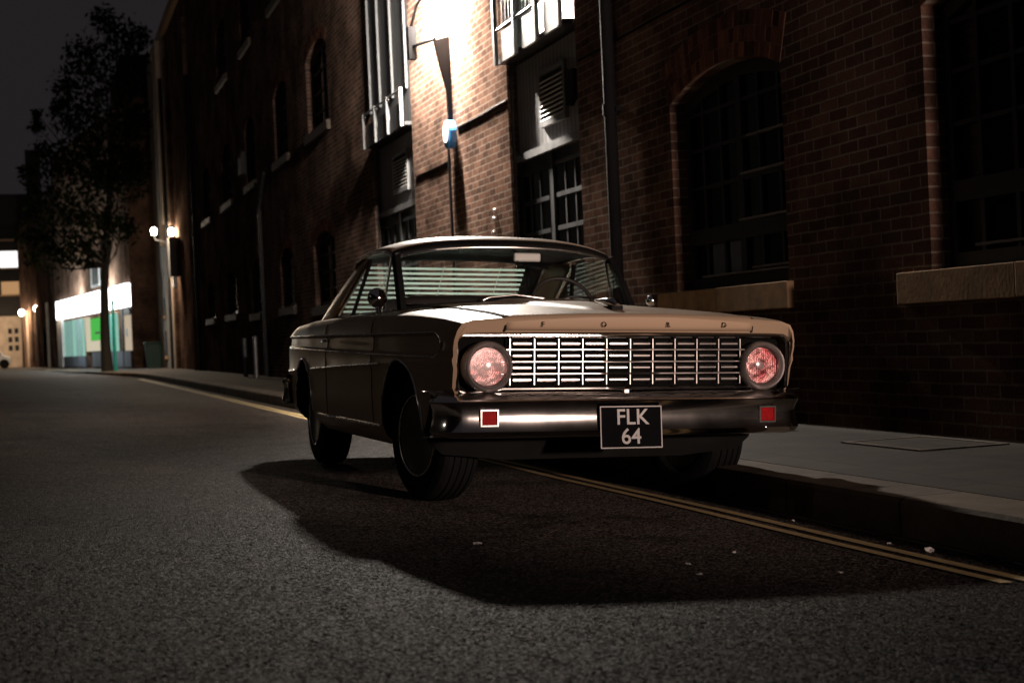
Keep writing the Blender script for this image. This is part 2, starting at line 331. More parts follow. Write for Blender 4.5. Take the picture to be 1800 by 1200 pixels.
def fluted_reflector():
    m, nt, out = new_mat('fluted_lamp_reflector'); L = nt.links
    p = N(nt, 'ShaderNodeBsdfPrincipled', Roughness=.24, Metallic=.9); p.inputs['Base Color'].default_value = (.5, .27, .27, 1); L.new(p.outputs[0], out.inputs[0])
    tc = N(nt, 'ShaderNodeTexCoord'); wv = N(nt, 'ShaderNodeTexWave', Scale=34., Distortion=.6); wv.bands_direction = 'X'; L.new(tc.outputs['Object'], wv.inputs['Vector'])
    no = N(nt, 'ShaderNodeTexNoise', Scale=11., Detail=2.); L.new(tc.outputs['Object'], no.inputs['Vector'])
    ad = N(nt, 'ShaderNodeMath', _operation='MULTIPLY_ADD'); ad.inputs[1].default_value = 5.; L.new(no.outputs['Fac'], ad.inputs[0]); L.new(wv.outputs['Fac'], ad.inputs[2])
    b = N(nt, 'ShaderNodeBump', Strength=.45, Distance=.005); L.new(ad.outputs[0], b.inputs['Height']); L.new(b.outputs[0], p.inputs['Normal'])
    cr = N(nt, 'ShaderNodeValToRGB'); cr.color_ramp.elements[0].position = .38; cr.color_ramp.elements[1].position = .62
    cr.color_ramp.elements[0].color = (.32, .09, .10, 1); cr.color_ramp.elements[1].color = (.58, .48, .46, 1); L.new(no.outputs['Fac'], cr.inputs[0]); L.new(cr.outputs[0], p.inputs['Base Color'])  # pink and pale patches put reflected light into the reflector's colour
    return m
M['reflector'] = fluted_reflector()

# ------------------------------------------------------------------ world + camera
YAW, ROLL, PITCH, CAMH, FPX = .302, .0447, -.0042, .825, 2660.
w = bpy.data.worlds.new('World'); SC.world = w; w.use_nodes = True
bg = w.node_tree.nodes['Background']
sky = w.node_tree.nodes.new('ShaderNodeTexSky'); sky.sky_type = 'NISHITA'; sky.sun_disc = False
sky.sun_elevation = math.radians(-4); sky.sun_rotation = math.radians(200)
mixn = w.node_tree.nodes.new('ShaderNodeVectorMath'); mixn.operation = 'MULTIPLY_ADD'
mixn.inputs[1].default_value = (.02, .02, .02); mixn.inputs[2].default_value = (.0155, .0132, .0150)   # city glow on low cloud
w.node_tree.links.new(sky.outputs[0], mixn.inputs[0]); w.node_tree.links.new(mixn.outputs[0], bg.inputs[0]); bg.inputs[1].default_value = 1.0

cr_, sr_ = math.cos(ROLL), math.sin(ROLL)
r = Vector((math.cos(YAW), -math.sin(YAW), 0)); f0 = Vector((math.sin(YAW), math.cos(YAW), 0)); u0 = Vector((0, 0, 1))
f = f0*math.cos(PITCH) + u0*math.sin(PITCH); u = -f0*math.sin(PITCH) + u0*math.cos(PITCH)
rr = r*cr_ - u*sr_; uu = r*sr_ + u*cr_
cam = bpy.data.cameras.new('camera'); co = bpy.data.objects.new('camera', cam); COL.objects.link(co)
mw = Matrix.Identity(4)
for i in range(3):
    mw[i][0], mw[i][1], mw[i][2] = rr[i], uu[i], -f[i]
mw[2][3] = CAMH
co.matrix_world = mw
cam.sensor_width = 36; cam.lens = FPX/1800*36; cam.clip_start = .05; cam.clip_end = 600
cam.dof.use_dof = True; cam.dof.focus_distance = 6.9; cam.dof.aperture_fstop = 4.0
SC.camera = co
SC.view_settings.view_transform = 'Standard'; SC.view_settings.look = 'None'; SC.view_settings.exposure = 0; SC.view_settings.gamma = 1
SC.cycles.use_denoising = True
SC.cycles.max_bounces = 8; SC.cycles.sample_clamp_indirect = 4; SC.cycles.caustics_reflective = False; SC.cycles.caustics_refractive = False

# ------------------------------------------------------------------ setting
def road_z(x):
    if x > 0: return -.0445*(x-2.523)
    t = min(-x, 3.5)
    z = .0445*2.523 + .0445*(t - t*t/7)
    if x < -3.5: z -= .0445*max(0, (-x-3.5))*.55
    return z
EDGE = [(-18, 3.19), (0, 3.19), (20, 3.19), (40, 3.19), (48, 3.17), (53, 2.98), (60, 2.2), (70, 1.0), (86, -.4), (110, -2.2), (125, -3.2)]
ex = [e[0] for e in EDGE]; ey = [e[1] for e in EDGE]
def edge_x(y): return float(np.interp(y, ex, ey))
ys = sorted(set(list(np.arange(-18, 12, 1.5)) + list(np.arange(12, 126, 3.)) + [48., 53., 60., 70., 86., 110.]))
mb = MB(); xs = np.linspace(-10.5, 4.4, 34)
mb.grid([[(x, y, road_z(x) if y < 45 else road_z(x)*(1-min(1, (y-45)/40)*.25)) for x in xs] for y in ys])
tag(mb.build('road', M['asphalt'], smooth=60), kind='structure')
mb = MB(); mb.grid([[(-160, y, -.06), (-60, y, -.05), (60, y, -.05), (200, y, -.06)] for y in (-60, 0, 60, 140, 400)])
tag(mb.build('ground', M['asphalt']), kind='structure')
KZ = .122
mb = MB(); mb2 = MB()
ky = [y for y in ys]
mb.grid([[(edge_x(y), y, -.2), (edge_x(y), y, KZ-.02), (edge_x(y)+.015, y, KZ-.004), (edge_x(y)+.035, y, KZ), (edge_x(y)+.29, y, KZ), (edge_x(y)+.29, y, -.2)] for y in ky])
tag(mb.build('kerb', M['kerb'], smooth=30), kind='structure')
mb2.grid([[(edge_x(y)+.295, y, KZ-.1), (edge_x(y)+.297, y, KZ+.001), (edge_x(y)+1.0, y, KZ+.012), (6.2, y, KZ+.02)] for y in ky])
tag(mb2.build('pavement', M['slabs'], smooth=30), kind='structure')
for x0, x1 in ((2.797, 2.845), (2.897, 2.95)):
    mb = MB(); yy = [4.03 if x0 < 2.85 else 3.98] + [y for y in np.arange(4.5, 48, .6)]
    mb.grid([[(a + .006*math.sin(y*2.1+x0*9) + (x0-2.8)*0, y, road_z(a)+.005) for a in (x0, x1)] for y in yy])
    tag(mb.build('road_marking', M['yellow']), kind='structure')
mb = MB(); mb.grid([[(a + .008*math.sin(y*1.7), y, road_z(a)+.004) for a in (3.10, 3.14)] for y in np.arange(4.6, 30, .5)])
tag(mb.build('gutter_strip', M['kerb']), kind='structure')

# ------------------------------------------------------------------ warehouse
WX = 4.9
wh = empty('brick_warehouse', (WX, 0, 0)); tag(wh, 'long dark brick warehouse with arched windows and boarded loading bays along the pavement', 'building')
def arch_poly(y0, y1, z0, zs, rise, n=14):
    h = (y1-y0)/2; R = (h*h+rise*rise)/(2*rise); a = math.asin(h/R); c = (y0+y1)/2
    top = [(c+R*math.sin(t), zs+rise-R+R*math.cos(t)) for t in np.linspace(a, -a, n)]
    return [(y0, z0), (y1, z0)] + top
WIN = [(9.3, 11.2, 1.11, 2.60, .17, 0), (5.65, 7.57, 1.09, 2.60, .17, 0), (2.0, 3.9, 1.09, 2.6, .17, 0)]
WFAR = [(25.7, 27.8, 1.5, 2.62, .2, 1), (30.1, 31.9, 1.6, 2.62, .2, 1), (34.9, 36.6, 1.6, 2.62, .2, 1), (39.4, 41.6, 1.7, 2.62, .2, 1), (44.6, 46.6, 1.7, 2.62, .2, 1),
        (25.7, 27.8, 4.65, 6.0, .2, 1), (30.1, 31.9, 4.65, 6.0, .2, 1), (34.9, 36.6, 4.65, 6.0, .2, 1), (39.4, 41.6, 4.65, 6.0, .2, 1), (44.6, 46.6, 4.65, 6.0, .2, 1),
        (25.7, 27.8, 7.9, 9.3, .2, 1), (30.1, 31.9, 7.9, 9.3, .2, 1), (34.9, 36.6, 7.9, 9.3, .2, 1), (39.4, 41.6, 7.9, 9.3, .2, 1)]
BAY = [(13.32, 15.5), (19.82, 22.36)]
mbw = MB(); mbw.box((0, -6, -.3), (.7, 57.5, 12.5)); wall = mbw.build('wall', M['brick'], wh)
cut = MB()
for y0, y1, z0, zs, ri, k in WIN + WFAR: cut.prism(arch_poly(y0, y1, z0, zs, ri), lambda p, t: (-.2 if t == 0 else .2, p[0], p[1]))
for y0, y1 in BAY: cut.box((-.2, y0, .13), (.25, y1, 11.2))
co2 = cut.build('cutter', M['brick'], wh)
md = wall.modifiers.new('b', 'BOOLEAN'); md.object = co2; md.operation = 'DIFFERENCE'; md.solver = 'EXACT'
dg = bpy.context.evaluated_depsgraph_get(); me = bpy.data.meshes.new_from_object(wall.evaluated_get(dg))
wall.modifiers.clear(); wall.data = me
bpy.data.objects.remove(co2)

def arch_ring(y0, y1, zs, rise, rings, name='arch'):
    h = (y1-y0)/2; R = (h*h+rise*rise)/(2*rise); a = math.asin(h/R); c = (y0+y1)/2; zc = zs+rise-R
    b = MB()
    for k in range(rings):
        r0 = R + k*.112 + .004; r1 = R + (k+1)*.112 - .004; n = int(2*a*R/.078)
        for i in range(n):
            t0 = -a + 2*a*i/n + .055/n*.6; t1 = -a + 2*a*(i+1)/n - .055/n*.6
            pr = random.uniform(.002, .0045)
            q = [(r0, t0), (r0, t1), (r1, t1), (r1, t0)]
            b.prism([(c+rr_*math.sin(t), zc+rr_*math.cos(t)) for rr_, t in q], lambda p, t: (.012 if t == 0 else -pr, p[0], p[1]))
    # mortar bed behind the bricks
    r0, r1 = R+.001, R+rings*.112
    P = [(c+r0*math.sin(t), zc+r0*math.cos(t)) for t in np.linspace(-a, a, 20)] + [(c+r1*math.sin(t), zc+r1*math.cos(t)) for t in np.linspace(a, -a, 20)]
    b.mi = 1; b.prism(P, lambda p, t: (.02 if t == 0 else -.002, p[0], p[1]))
    return b.build(name, [M['voussoir'], M['mortar']], wh)
M['mortar'] = pbr('old_mortar', (.14, .10, .078), .95, var=.3, scale=30, spec=.0)
for y0, y1, z0, zs, ri, k in WIN: arch_ring(y0, y1, zs, ri, 3)
for y0, y1, z0, zs, ri, k in WFAR[:8]: arch_ring(y0, y1, zs, ri, 2)

def window(y0, y1, z0, zs, rise, cols, rows, detail):
    """dark timber frame with glazing bars, panes and a black room behind"""
    X = .13; b = MB(); g = .07
    def bar(ya, za, yb, zb, xo=0., th=.05): b.box((X-xo, ya, za), (X-xo+th, yb, zb))
    bar(y0+.002, z0+.002, y0+g, zs+.03); bar(y1-g, z0+.002, y1-.002, zs+.03)
    bar(y0+g, z0+.002, y1-g, z0+.09, .02, .08)
    h = (y1-y0)/2; R = (h*h+rise*rise)/(2*rise); c = (y0+y1)/2; zc = zs+rise-R
    a = math.asin(h/R)*.985
    P = [(c+(R-.003)*math.sin(t), zc+(R-.003)*math.cos(t)) for t in np.linspace(-a, a, 14)] + [(c+(R-.10)*math.sin(t), zc+(R-.10)*math.cos(t)) for t in np.linspace(a*.97, -a*.97, 14)]
    b.prism(P, lambda p, t: (X-.003 if t == 0 else X+.05, p[0], p[1]))
    for i in range(1, cols):
        y = y0 + (y1-y0)*i/cols; wd = .045 if i == cols//2 else .018
        bar(y-wd, z0+.09, y+wd, zs+rise*.8-.03, -.003, .042)
    if detail:
        bar(y0+g, 1.47, y1-g, 1.59, .012, .06)
        zt = [1.90, 2.2, 2.48]
        for z in zt: bar(y0+g, z, y1-g, z+.028, -.006, .036)
        # the projecting hopper sashes on the near half catch the light on their top edges
    else:
        for j in range(1, rows):
            z = z0 + (zs+rise*.6-z0)*j/rows; bar(y0+g, z-.018, y1-g, z+.018, -.006, .036)
    o = b.build('window', M['blackwood'], wh)
    if detail:   # projecting hopper sashes on the near half: lamp light put into the rails' pale colour
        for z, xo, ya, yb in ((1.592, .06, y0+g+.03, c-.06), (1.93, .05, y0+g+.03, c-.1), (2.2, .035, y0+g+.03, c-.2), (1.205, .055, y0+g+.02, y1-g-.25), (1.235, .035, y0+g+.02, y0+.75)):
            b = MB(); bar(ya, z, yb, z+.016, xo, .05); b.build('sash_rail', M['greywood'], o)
    b = MB()
    n = cols
    for i in range(n):
        ya = y0+.03+(y1-y0-.06)*i/n; yb = y0+.03+(y1-y0-.06)*(i+1)/n
        t = random.uniform(-.012, .012)
        v = [b.bm.verts.new(p) for p in ((X+.025-t, ya, z0+.02), (X+.025+t, yb, z0+.02), (X+.027+t, yb, zs+rise*.5), (X+.026-t, ya, zs+rise*.5))]
        b.face(v)
    b.build('pane', M['dglass'], o)
    b = MB(); b.prism([(y0+.004, z0+.004), (y1-.004, z0+.004), (y1-.004, zs+rise*.75), (y0+.004, zs+rise*.75)], lambda p, t: (X+.055 if t == 0 else X+.066, p[0], p[1]))
    b.build('backing', M['void'], o)
    if detail and y0 > 9:
        b = MB()
        for i in (4, 3):
            ya = y0 + (y1-y0)*i/6; b.box((X+.03, ya+.03, 1.22), (X+.034, ya+.28, 1.46))
        b.build('frosted_pane', M['frost'], o)
    return o
for y0, y1, z0, zs, ri, k in WIN: window(y0, y1, z0, zs, ri, 6, 5, True)
for y0, y1, z0, zs, ri, k in WFAR: window(y0, y1, z0, zs, ri, 4, 4, False)
for (y0, y1, z0, zs, ri, k) in WIN:
    b = MB(); m_ = (y0+y1)/2+.12
    b.box((-.055, y0-.06, z0-.185), (.13, m_-.002, z0+.0)); b.box((-.053, m_+.002, z0-.187), (.13, y1+.3, z0-.001)); b.build('sill', M['stone'], wh, bevel=.006)
for (y0, y1, z0, zs, ri, k) in WFAR:
    b = MB(); b.box((-.07, y0-.1, z0-.16), (.12, y1+.1, z0)); b.build('sill', M['darkstone'], wh)  # far sills in a darker colour than the near ones

# loading bays: boarded infill, louvre, glazed doors, balcony
def bay(y0, y1, lit):
    X = .10; w_ = y1-y0
    o = MB(); o.box((X, y0+.004, 2.74), (X+.05, y1-.004, 3.70)); o = o.build('bay_panel', M['greyboard'], wh)
    b = MB(); b.box((X-.05, y0+.03, 2.66), (X+.02, y1-.03, 2.738)); b.build('rail', M['greywood'], o)
    # louvre vent
    b = MB(); va, vb, za, zb = y0+.62, y0+1.38, 2.97, 3.43
    va, vb = y0 + w_*.24, y0 + w_*.60
    for y in (va, vb-.05): b.box((X-.045, y, za), (X-.002, y+.05, zb))
    b.box((X-.05, va, za-.06), (X-.002, vb, za)); b.box((X-.045, va, zb), (X-.002, vb, zb+.05))
    v = b.build('louvre_vent', M['greywood'], o)
    b = MB()
    for i in range(9):
        z = za+.02+i*(zb-za-.03)/9; c = Matrix.Translation((X-.025, 0, z)) @ Matrix.Rotation(math.radians(-38), 4, 'Y')
        b.box((-.028, va+.052, -.005), (.028, vb-.052, .005), c)
    b.build('slats', M['whitewood'], v)
    b = MB(); b.box((X-.012, va+.052, za+.002), (X-.004, vb-.052, zb-.002)); b.build('vent_backing', M['void'], v)
    # door leaves with panes
    b = MB(); b.box((X+.02, y0+.004, .14), (X+.07, y1-.004, 2.655))
    for y in (y0+.03, y0+w_*.5-.05, y1-.13): b.box((X-.02, y, .15), (X+.019, y+.1, 2.64))
    for k_ in range(2):
        ya = y0+.13+k_*(w_*.5-.02); yb = ya+w_*.5-.22
        for z in (.9, 1.55, 1.85, 2.18, 2.5): b.box((X-.012, ya, z), (X+.018, yb, z+.045))
        for t in (1/3, 2/3): b.box((X-.008, ya+(yb-ya)*t-.015, 1.597), (X+.017, ya+(yb-ya)*t+.015, 2.498))
    d = b.build('loading_door', M['blackwood'], wh)
    b = MB()
    for k_ in range(2):
        ya = y0+.13+k_*(w_*.5-.02); b.box((X+.004, ya, 1.597), (X+.008, ya+w_*.5-.22, 2.498))
    b.build('pane', M['dglass'], d)
    # jamb posts
    b = MB()
    for y in (y0+.002, y1-.062): b = MB(); b.box((X-.07, y, .14), (X-.055, y+.06, 3.69)); b.build('door_post', M['greyiron'], wh)
    # balcony: soffit, fascia boards, railing
    b = MB(); b.box((-.10, y0+.01, 3.715), (X+.04, y1-.01, 3.76)); bal = b.build('balcony', M['blackwood'], wh)
    b = MB()
    n = 3
    for i in range(n):
        ya = y0+.06+(w_-.1)*i/n; yb = ya+(w_-.1)/n*.62
        b = MB(); b.box((-.135, ya, 3.70), (-.103, yb, 4.02)); b.build('fascia_board', M['whitewood' if lit == 'teal' else 'greyiron'], bal)
    b = MB()
    for i in range(n+1):
        y = y0+.03+(w_-.11)*i/n; b.box((-.15, y, 3.70), (-.105, y+.045, 5.4 if lit == 'teal' else 4.22))
    for z in ((4.06, 5.4) if lit == 'teal' else (4.2,)): b.tube([(-.128, y0+.02, z), (-.128, y1-.02, z)], .016, 8)
    k_ = 0
    y = y0+.1
    while y < y1-.05 and lit == 'teal': b.tube([(-.128, y, 4.06), (-.128, y, 5.4)], .008, 6); y += .115
    b.build('railing', M['greywood'], bal)
    b = MB(); xu = X if lit == 'teal' else .0
    b = MB(); b.box((xu, y0+.004, 3.77), (xu+.05, y1-.004, 7.6)); ub = b.build('upper_boarding', M[lit], wh)
    if lit != 'teal':
        b = MB()
        for q in (.05, .38, .70, .96): b.box((xu-.03, y0+w_*q, 4.23), (xu-.001, y0+w_*q+.05, 7.5))
        b.build('cover_strip', M['slateboard'], ub)
    b = MB(); b.box((X-.01, y0+.004, 7.61), (X+.05, y1-.004, 11.19)); b.build('upper_boarding', M['darkboard'], wh)
bay(*BAY[0], 'teal'); bay(*BAY[1], 'slateboard')
# side of the vent hood on the near bay
b = MB(); b.prism([(13.48, 3.1), (13.72, 3.0), (13.72, 3.34), (13.48, 3.32)], lambda p, t: (.02 if t == 0 else .17, p[0], p[1])); b.build('vent_hood', M['iron'], wh)
# downpipe, cables
b = MB(); b.tube([(-.08, 12.3, .14), (-.08, 12.3, 9.5)], .055, 14)
for z in (.9, 2.7, 4.5): b.lathe([(.066, 0), (.066, .09)], (-.08, 12.3, z), 'z', 14); b.box((-.06, 12.21, z+.02), (-.001, 12.39, z+.06))
b.build('downpipe', M['iron'], wh, smooth=40)
b = MB(); b.tube([(-.009, y, 3.345-.008*math.sin(y*1.9)**2) for y in np.arange(8.0, 13.31, .25)], .009, 6); b.build('wall_cable', M['cable'], wh)
b = MB(); b.tube([(-.009, y, 3.345-.012*math.sin(y*1.6)**2) for y in np.arange(15.52, 17.7, .2)], .009, 6); b.build('wall_cable', M['cable'], wh)
b = MB(); b.tube([(-.008, y, 3.0-.01*math.sin(y*1.6)**2) for y in np.arange(17.9, 19.8, .2)], .008, 6); b.build('wall_cable', M['cable'], wh)
# lower pipes on the far stretch
b = MB(); b.tube([(-.06, 34.2, .14), (-.06, 34.2, 3.9), (-.06, 34.0, 4.15), (-.06, 33.2, 4.6)], .045, 10); b.build('downpipe', M['greyiron'], wh, smooth=40)
b = MB(); b.box((-.16, 36.3, 4.95), (-.02, 36.8, 5.35)); b.box((-.1, 36.45, 5.35), (-.02, 36.65, 5.5)); b.build('hopper_head', M['greyiron'], wh)
b = MB(); b.tube([(-.1, 48.6, .14), (-.1, 48.6, 9.5)], .06, 10); b.build('downpipe', M['iron'], wh, smooth=40)
b = MB()
for y in (49.5, 56.5): b = MB(); b.box((-.14, y, .14), (-.002, y+.7, 11.5)); b.build('brick_pier', M['brick'], wh)
b = MB(); b.box((-.16, -6, 12.5), (.8, 57.5, 12.9)); b.build('parapet', M['stone'], wh)
for y in (15.95, 16.1): pass
# small wall fittings on the pier
for y, z in ((16.16, 2.13), (16.2, 1.98), (16.12, 2.22)):
    b = MB(); b.lathe([(.0, -.03), (.018, -.03), (.02, -.002)], (0, y, z), 'x', 10); b.build('wall_bolt', M['steel'], wh)

# ------------------------------------------------------------------ wall lamp on the pier (light source A)
lp = empty('wall_lamp', (WX, 17.75, 3.2)); tag(lp, 'bright white lamp on a dark tapered bracket on the brick pier between the loading bays', 'lamp')
b = MB(); b.prism([(-.5, 1.22), (-.015, 1.28), (-.015, .0), (-.13, .0), (-.16, .62)], lambda p, t: (p[0]*.40, -.025+.05*t, p[1])); b.build('bracket', M['iron'], lp)
b = MB(); b.tube([(-.18, 0, 1.245), (-.33, .55, 1.26)], .022, 8); b.box((-.38, .50, 1.10), (-.28, .62, 1.50)); b.tube([(-.33, .56, 1.5), (-.31, .3, 1.72), (-.28, .03, 1.80)], .02, 8); b.build('arm', M['iron'], lp)
b = MB(); b.lathe([(.0, 0), (.10, .0), (.13, .05), (.15, .30), (.12, .34), (0, .34)], (-.26, .03, 1.80), 'z', 20); b.build('lamp_glass', M['biglamp'], lp, smooth=40)
b = MB(); b.lathe([(.0, 0), (.19, .0), (.20, .03), (.08, .14), (0, .16)], (-.26, .03, 2.15), 'z', 20); b.build('lamp_hood', M['iron'], lp, smooth=40)
b = MB(); b.tube([(-.05, .06, .0), (-.05, .06, -3.06)], .018, 8); b.build('conduit', M['iron'], lp, smooth=40)

def point(name, loc, power, col, rad, falls=()):
    """point lamp; falls = (axis, from, to, a, b) steps dim or boost its light by direction"""
    l = bpy.data.lights.new(name, 'POINT'); l.energy = power; l.color = col; l.shadow_soft_size = rad
    o = bpy.data.objects.new(name, l); COL.objects.link(o); o.location = loc
    if falls:
        l.use_nodes = True; nt = l.node_tree; e = nt.nodes['Emission']
        tc = nt.nodes.new('ShaderNodeTexCoord'); sp = nt.nodes.new('ShaderNodeSeparateXYZ'); nt.links.new(tc.outputs['Normal'], sp.inputs[0])
        prev = None
        for ax, *vals in falls:
            mr = nt.nodes.new('ShaderNodeMapRange'); mr.interpolation_type = 'SMOOTHSTEP'; nt.links.new(sp.outputs[ax], mr.inputs[0])
            for k_, v in zip(('From Min', 'From Max', 'To Min', 'To Max'), vals): mr.inputs[k_].default_value = v
            if prev is None: prev = mr
            else:
                mu = nt.nodes.new('ShaderNodeMath'); mu.operation = 'MULTIPLY'; nt.links.new(prev.outputs[0], mu.inputs[0]); nt.links.new(mr.outputs[0], mu.inputs[1]); prev = mu
        nt.links.new(prev.outputs[0], e.inputs[1])
    return o
LA = Vector((4.64, 17.78, 5.15))
point('lamp_light', LA, 5900, (1, .90, .79), .12, [(2, -.97, -.40, .75, 1.0), (2, -.375, -.285, 1.0, .55), (1, -.15, .45, 1.0, .3), (0, -.46, -.19, .09, 1.0), (0, -.23, -.09, 1.0, .62), (0, .006, .055, 1.0, 5.0)])

sg = empty('round_wall_sign', (WX, 17.62, 3.27)); tag(sg, 'small round blue sign with a white face on the brick pier under the wall lamp', 'sign')
b = MB(); b.lathe([(.0, -.12), (.165, -.12), (.17, -.11), (.17, -.04), (.05, -.03), (.04, -.002)], (0, 0, 0), 'x', 32); b.build('sign_rim', M['blue'], sg, smooth=40)
b = MB(); b.lathe([(.0, -.128), (.125, -.128), (.128, -.121)], (0, .02, .03), 'x', 32); b.build('sign_face', M['white'], sg, smooth=40)

# ------------------------------------------------------------------ the parked car
CAR = empty('parked_car', (2.503, 7.21, .0009), (0, .0445, .005))
tag(CAR, 'champagne coloured 1960s two door saloon parked at the kerb, chrome grille towards us', 'car')
def ip(y, T):
    a = [t[0] for t in T]; v = [t[1] for t in T]
    # monotone smooth interpolation
    return float(np.interp(y, a, v))
def smooth_tab(T, n=9):
    """table -> callable, slightly smoothed"""
    a = np.array([t[0] for t in T], float); v = np.array([t[1] for t in T], float)
    g = np.linspace(a[0], a[-1], 400); q = np.interp(g, a, v)
    k = np.hanning(41); k /= k.sum(); qq = np.convolve(np.pad(q, 20, mode='edge'), k, 'valid')
    return lambda y: float(np.interp(y, g, qq))
Wf = smooth_tab([(-.9, .832), (-.6, .852), (0, .882), (.6, .893), (1.6, .893), (2.6, .882), (3.2, .862), (3.6, .83)])
ZS = smooth_tab([(-.9, .862), (-.6, .893), (-.1, .920), (.8, .934), (1.7, .940), (2.6, .936), (3.25, .922), (3.6, .885)])
ZT = smooth_tab([(-.9, .888), (-.6, .915), (-.2, .945), (.3, .985), (.5, 1.0), (.75, .99), (2.4, .975), (2.9, .975), (3.3, .955), (3.6, .905)])
ZC = smooth_tab([(-.9, .69), (0, .677), (1.27, .655), (3.6, .600)])
ZL = smooth_tab([(-.9, .700), (-.7, .702), (3.6, .770)])
ZU = smooth_tab([(-.9, .812), (-.7, .815), (3.6, .846)])
def sst(a, b, x): t = min(1, max(0, (x-a)/(b-a))); return t*t*(3-2*t)
NT = 12
def section(y):
    W, zs, zt, zc, zl, zu = Wf(y), ZS(y), ZT(y), ZC(y), ZL(y), ZU(y)
    g = sst(-.73, -.68, y)
    # blunt, rounded front of the side spear
    rnd = sst(-.73, -.60, y); mid = (zl+zu)/2
    zl_ = mid + (zl-mid)*(.35+.65*rnd); zu_ = mid + (zu-mid)*(.35+.65*rnd)
    zb = .25 + .04*sst(2.9, 3.6, y) + .19*sst(-.38, -.52, y)
    P = [(.45, zb-.03), (W-.11, zb), (W-.045, zb+.055), (W-.020, zb+.11), (W-.010, max(.50, zb+.13)), (W-.009, zc-.035), (W, zc), (W-.005, zc+.02),
         (W-.004, zl_-.012), (W-.002, zl_), (W-.002-.018*g, zl_+.016), (W-.004-.018*g, zu_-.016), (W-.004, zu_), (W-.016, zs-.045), (W-.036, zs-.014), (W-.078, zs)]
    x0 = W-.078
    for i in range(1, NT+1):
        x = x0*(1-i/NT); P.append((x, zs + (zt-zs)*(1-(x/x0)**2)**.8))
    return P
def top_z(x, y):
    W, zs, zt = Wf(y), ZS(y), ZT(y); x0 = W-.078; q = min(1, abs(x)/x0)
    return zs + (zt-zs)*(1-q*q)**.8
yst = list(np.arange(-.62, 3.40, .06)) + [3.42, 3.48, 3.53]
rows_n = 16+NT
loops = []
def full(P3):   # half-section -> closed loop, left side first
    L_ = [(-x, y, z) for x, y, z in P3]; R_ = [(x, y, z) for x, y, z in P3[:-1]][::-1]
    return L_ + R_
lean = lambda z: (.87-z)*.26
# front inner loops (grille opening)
def inner(y, inset=0.):
    P = []
    for i in range(rows_n):
        if i < 3: p = ((.35, .60, .74)[i], .530+inset)
        elif i < 14:
            t = (i-3)/10; p = (.803+.008*t-inset, .535+inset+(.235-inset)*t)
        elif i == 14: p = (.796-inset, .795-inset)
        elif i == 15: p = (.766-inset, .808-inset)
        else: p = ((.766-inset)*(1-(i-15)/NT), .810-inset+.004*(1-(1-(i-15)/NT)**2))
        P.append((p[0], y+lean(p[1]), p[1]))
    return P
Z = lambda P, y: [(x, y+(lean(z) if y < -.5 else 0)*sst(-.55, -.85, y), z) for x, z in P]
def lip(y, dx, dz):
    P = section(y); q = []
    for i, (x, z) in enumerate(P):
        zz = z - dz*sst(.7, .87, z) + dz*.6*sst(.5, .3, z)
        q.append((max(0, x-dx*sst(.3, .6, x)), zz))
    return q
front = [inner(-.775, .012), inner(-.862, .0), Z(lip(-.885, .02, .012), -.885), Z(lip(-.87, .006, .004), -.872)]
loops = [full(p) for p in front] + [full(Z(section(y), y)) for y in (-.82, -.76, -.70, -.66)]
loops += [full(Z(section(y), y)) for y in yst]
Pe = section(3.55); loops.append(full([(x*.985, 3.565, (z-.6)*.97+.6) for x, z in Pe])); loops.append(full([(x*.93, 3.575, (z-.6)*.86+.6) for x, z in Pe]))
b = MB(); V = b.grid(loops, closed_u=True); b.face(V[0]); b.face(V[-1][::-1])
for f_ in b.bm.faces:
    c_ = f_.calc_center_median()
    if c_.y < -.30 and c_.z < .51 and abs(c_.x) < .835: f_.material_index = 2  # lower front coloured black: shade under the bumper put into the colour
    if .62 < c_.y < 2.62 and abs(c_.x) < .70 and c_.z > .9: f_.material_index = 1
body = b.build('body', [M['paint'], M['cabin'], M['trim']], CAR)
# wheel arches
AX = (0., 2.75)
c = MB()
for ya in AX:
    for s in (-1, 1): c.lathe([(0.001, 0), (.375, 0), (.375, .34), (.001, .34)], (s*.62 if s > 0 else -.96, ya, .31), 'x', 48)
cutter = c.build('cutter', M['trim'], CAR)
md = body.modifiers.new('b', 'BOOLEAN'); md.object = cutter; md.operation = 'DIFFERENCE'; md.solver = 'EXACT'
dg = bpy.context.evaluated_depsgraph_get(); me = bpy.data.meshes.new_from_object(body.evaluated_get(dg))
body.modifiers.clear(); body.data = me; bpy.data.objects.remove(cutter)
bm = bmesh.new(); bm.from_mesh(me)
for f_ in bm.faces: f_.smooth = True
for e in bm.edges: e.smooth = not (len(e.link_faces) == 2 and e.calc_face_angle(0) > math.radians(28))
# dark inside of the arches
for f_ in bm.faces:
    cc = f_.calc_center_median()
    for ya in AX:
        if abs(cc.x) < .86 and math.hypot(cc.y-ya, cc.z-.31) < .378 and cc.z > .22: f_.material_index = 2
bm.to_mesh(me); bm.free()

# arch lips (bright moulding)
for ya in AX:
    for s in (-1, 1):
        b = MB(); pts = []
        for t in np.linspace(math.radians(8), math.radians(172), 30):
            y = ya+.382*math.cos(t); z = .31+.382*math.sin(t)
            P = section(y); xx = float(np.interp(z, [p[1] for p in P[3:14]], [p[0] for p in P[3:14]]))
            pts.append((s*(xx+.001), y, z))
        b.tube(pts, .008, 6); b.build('arch_moulding', M['brightchrome'], CAR, smooth=60)
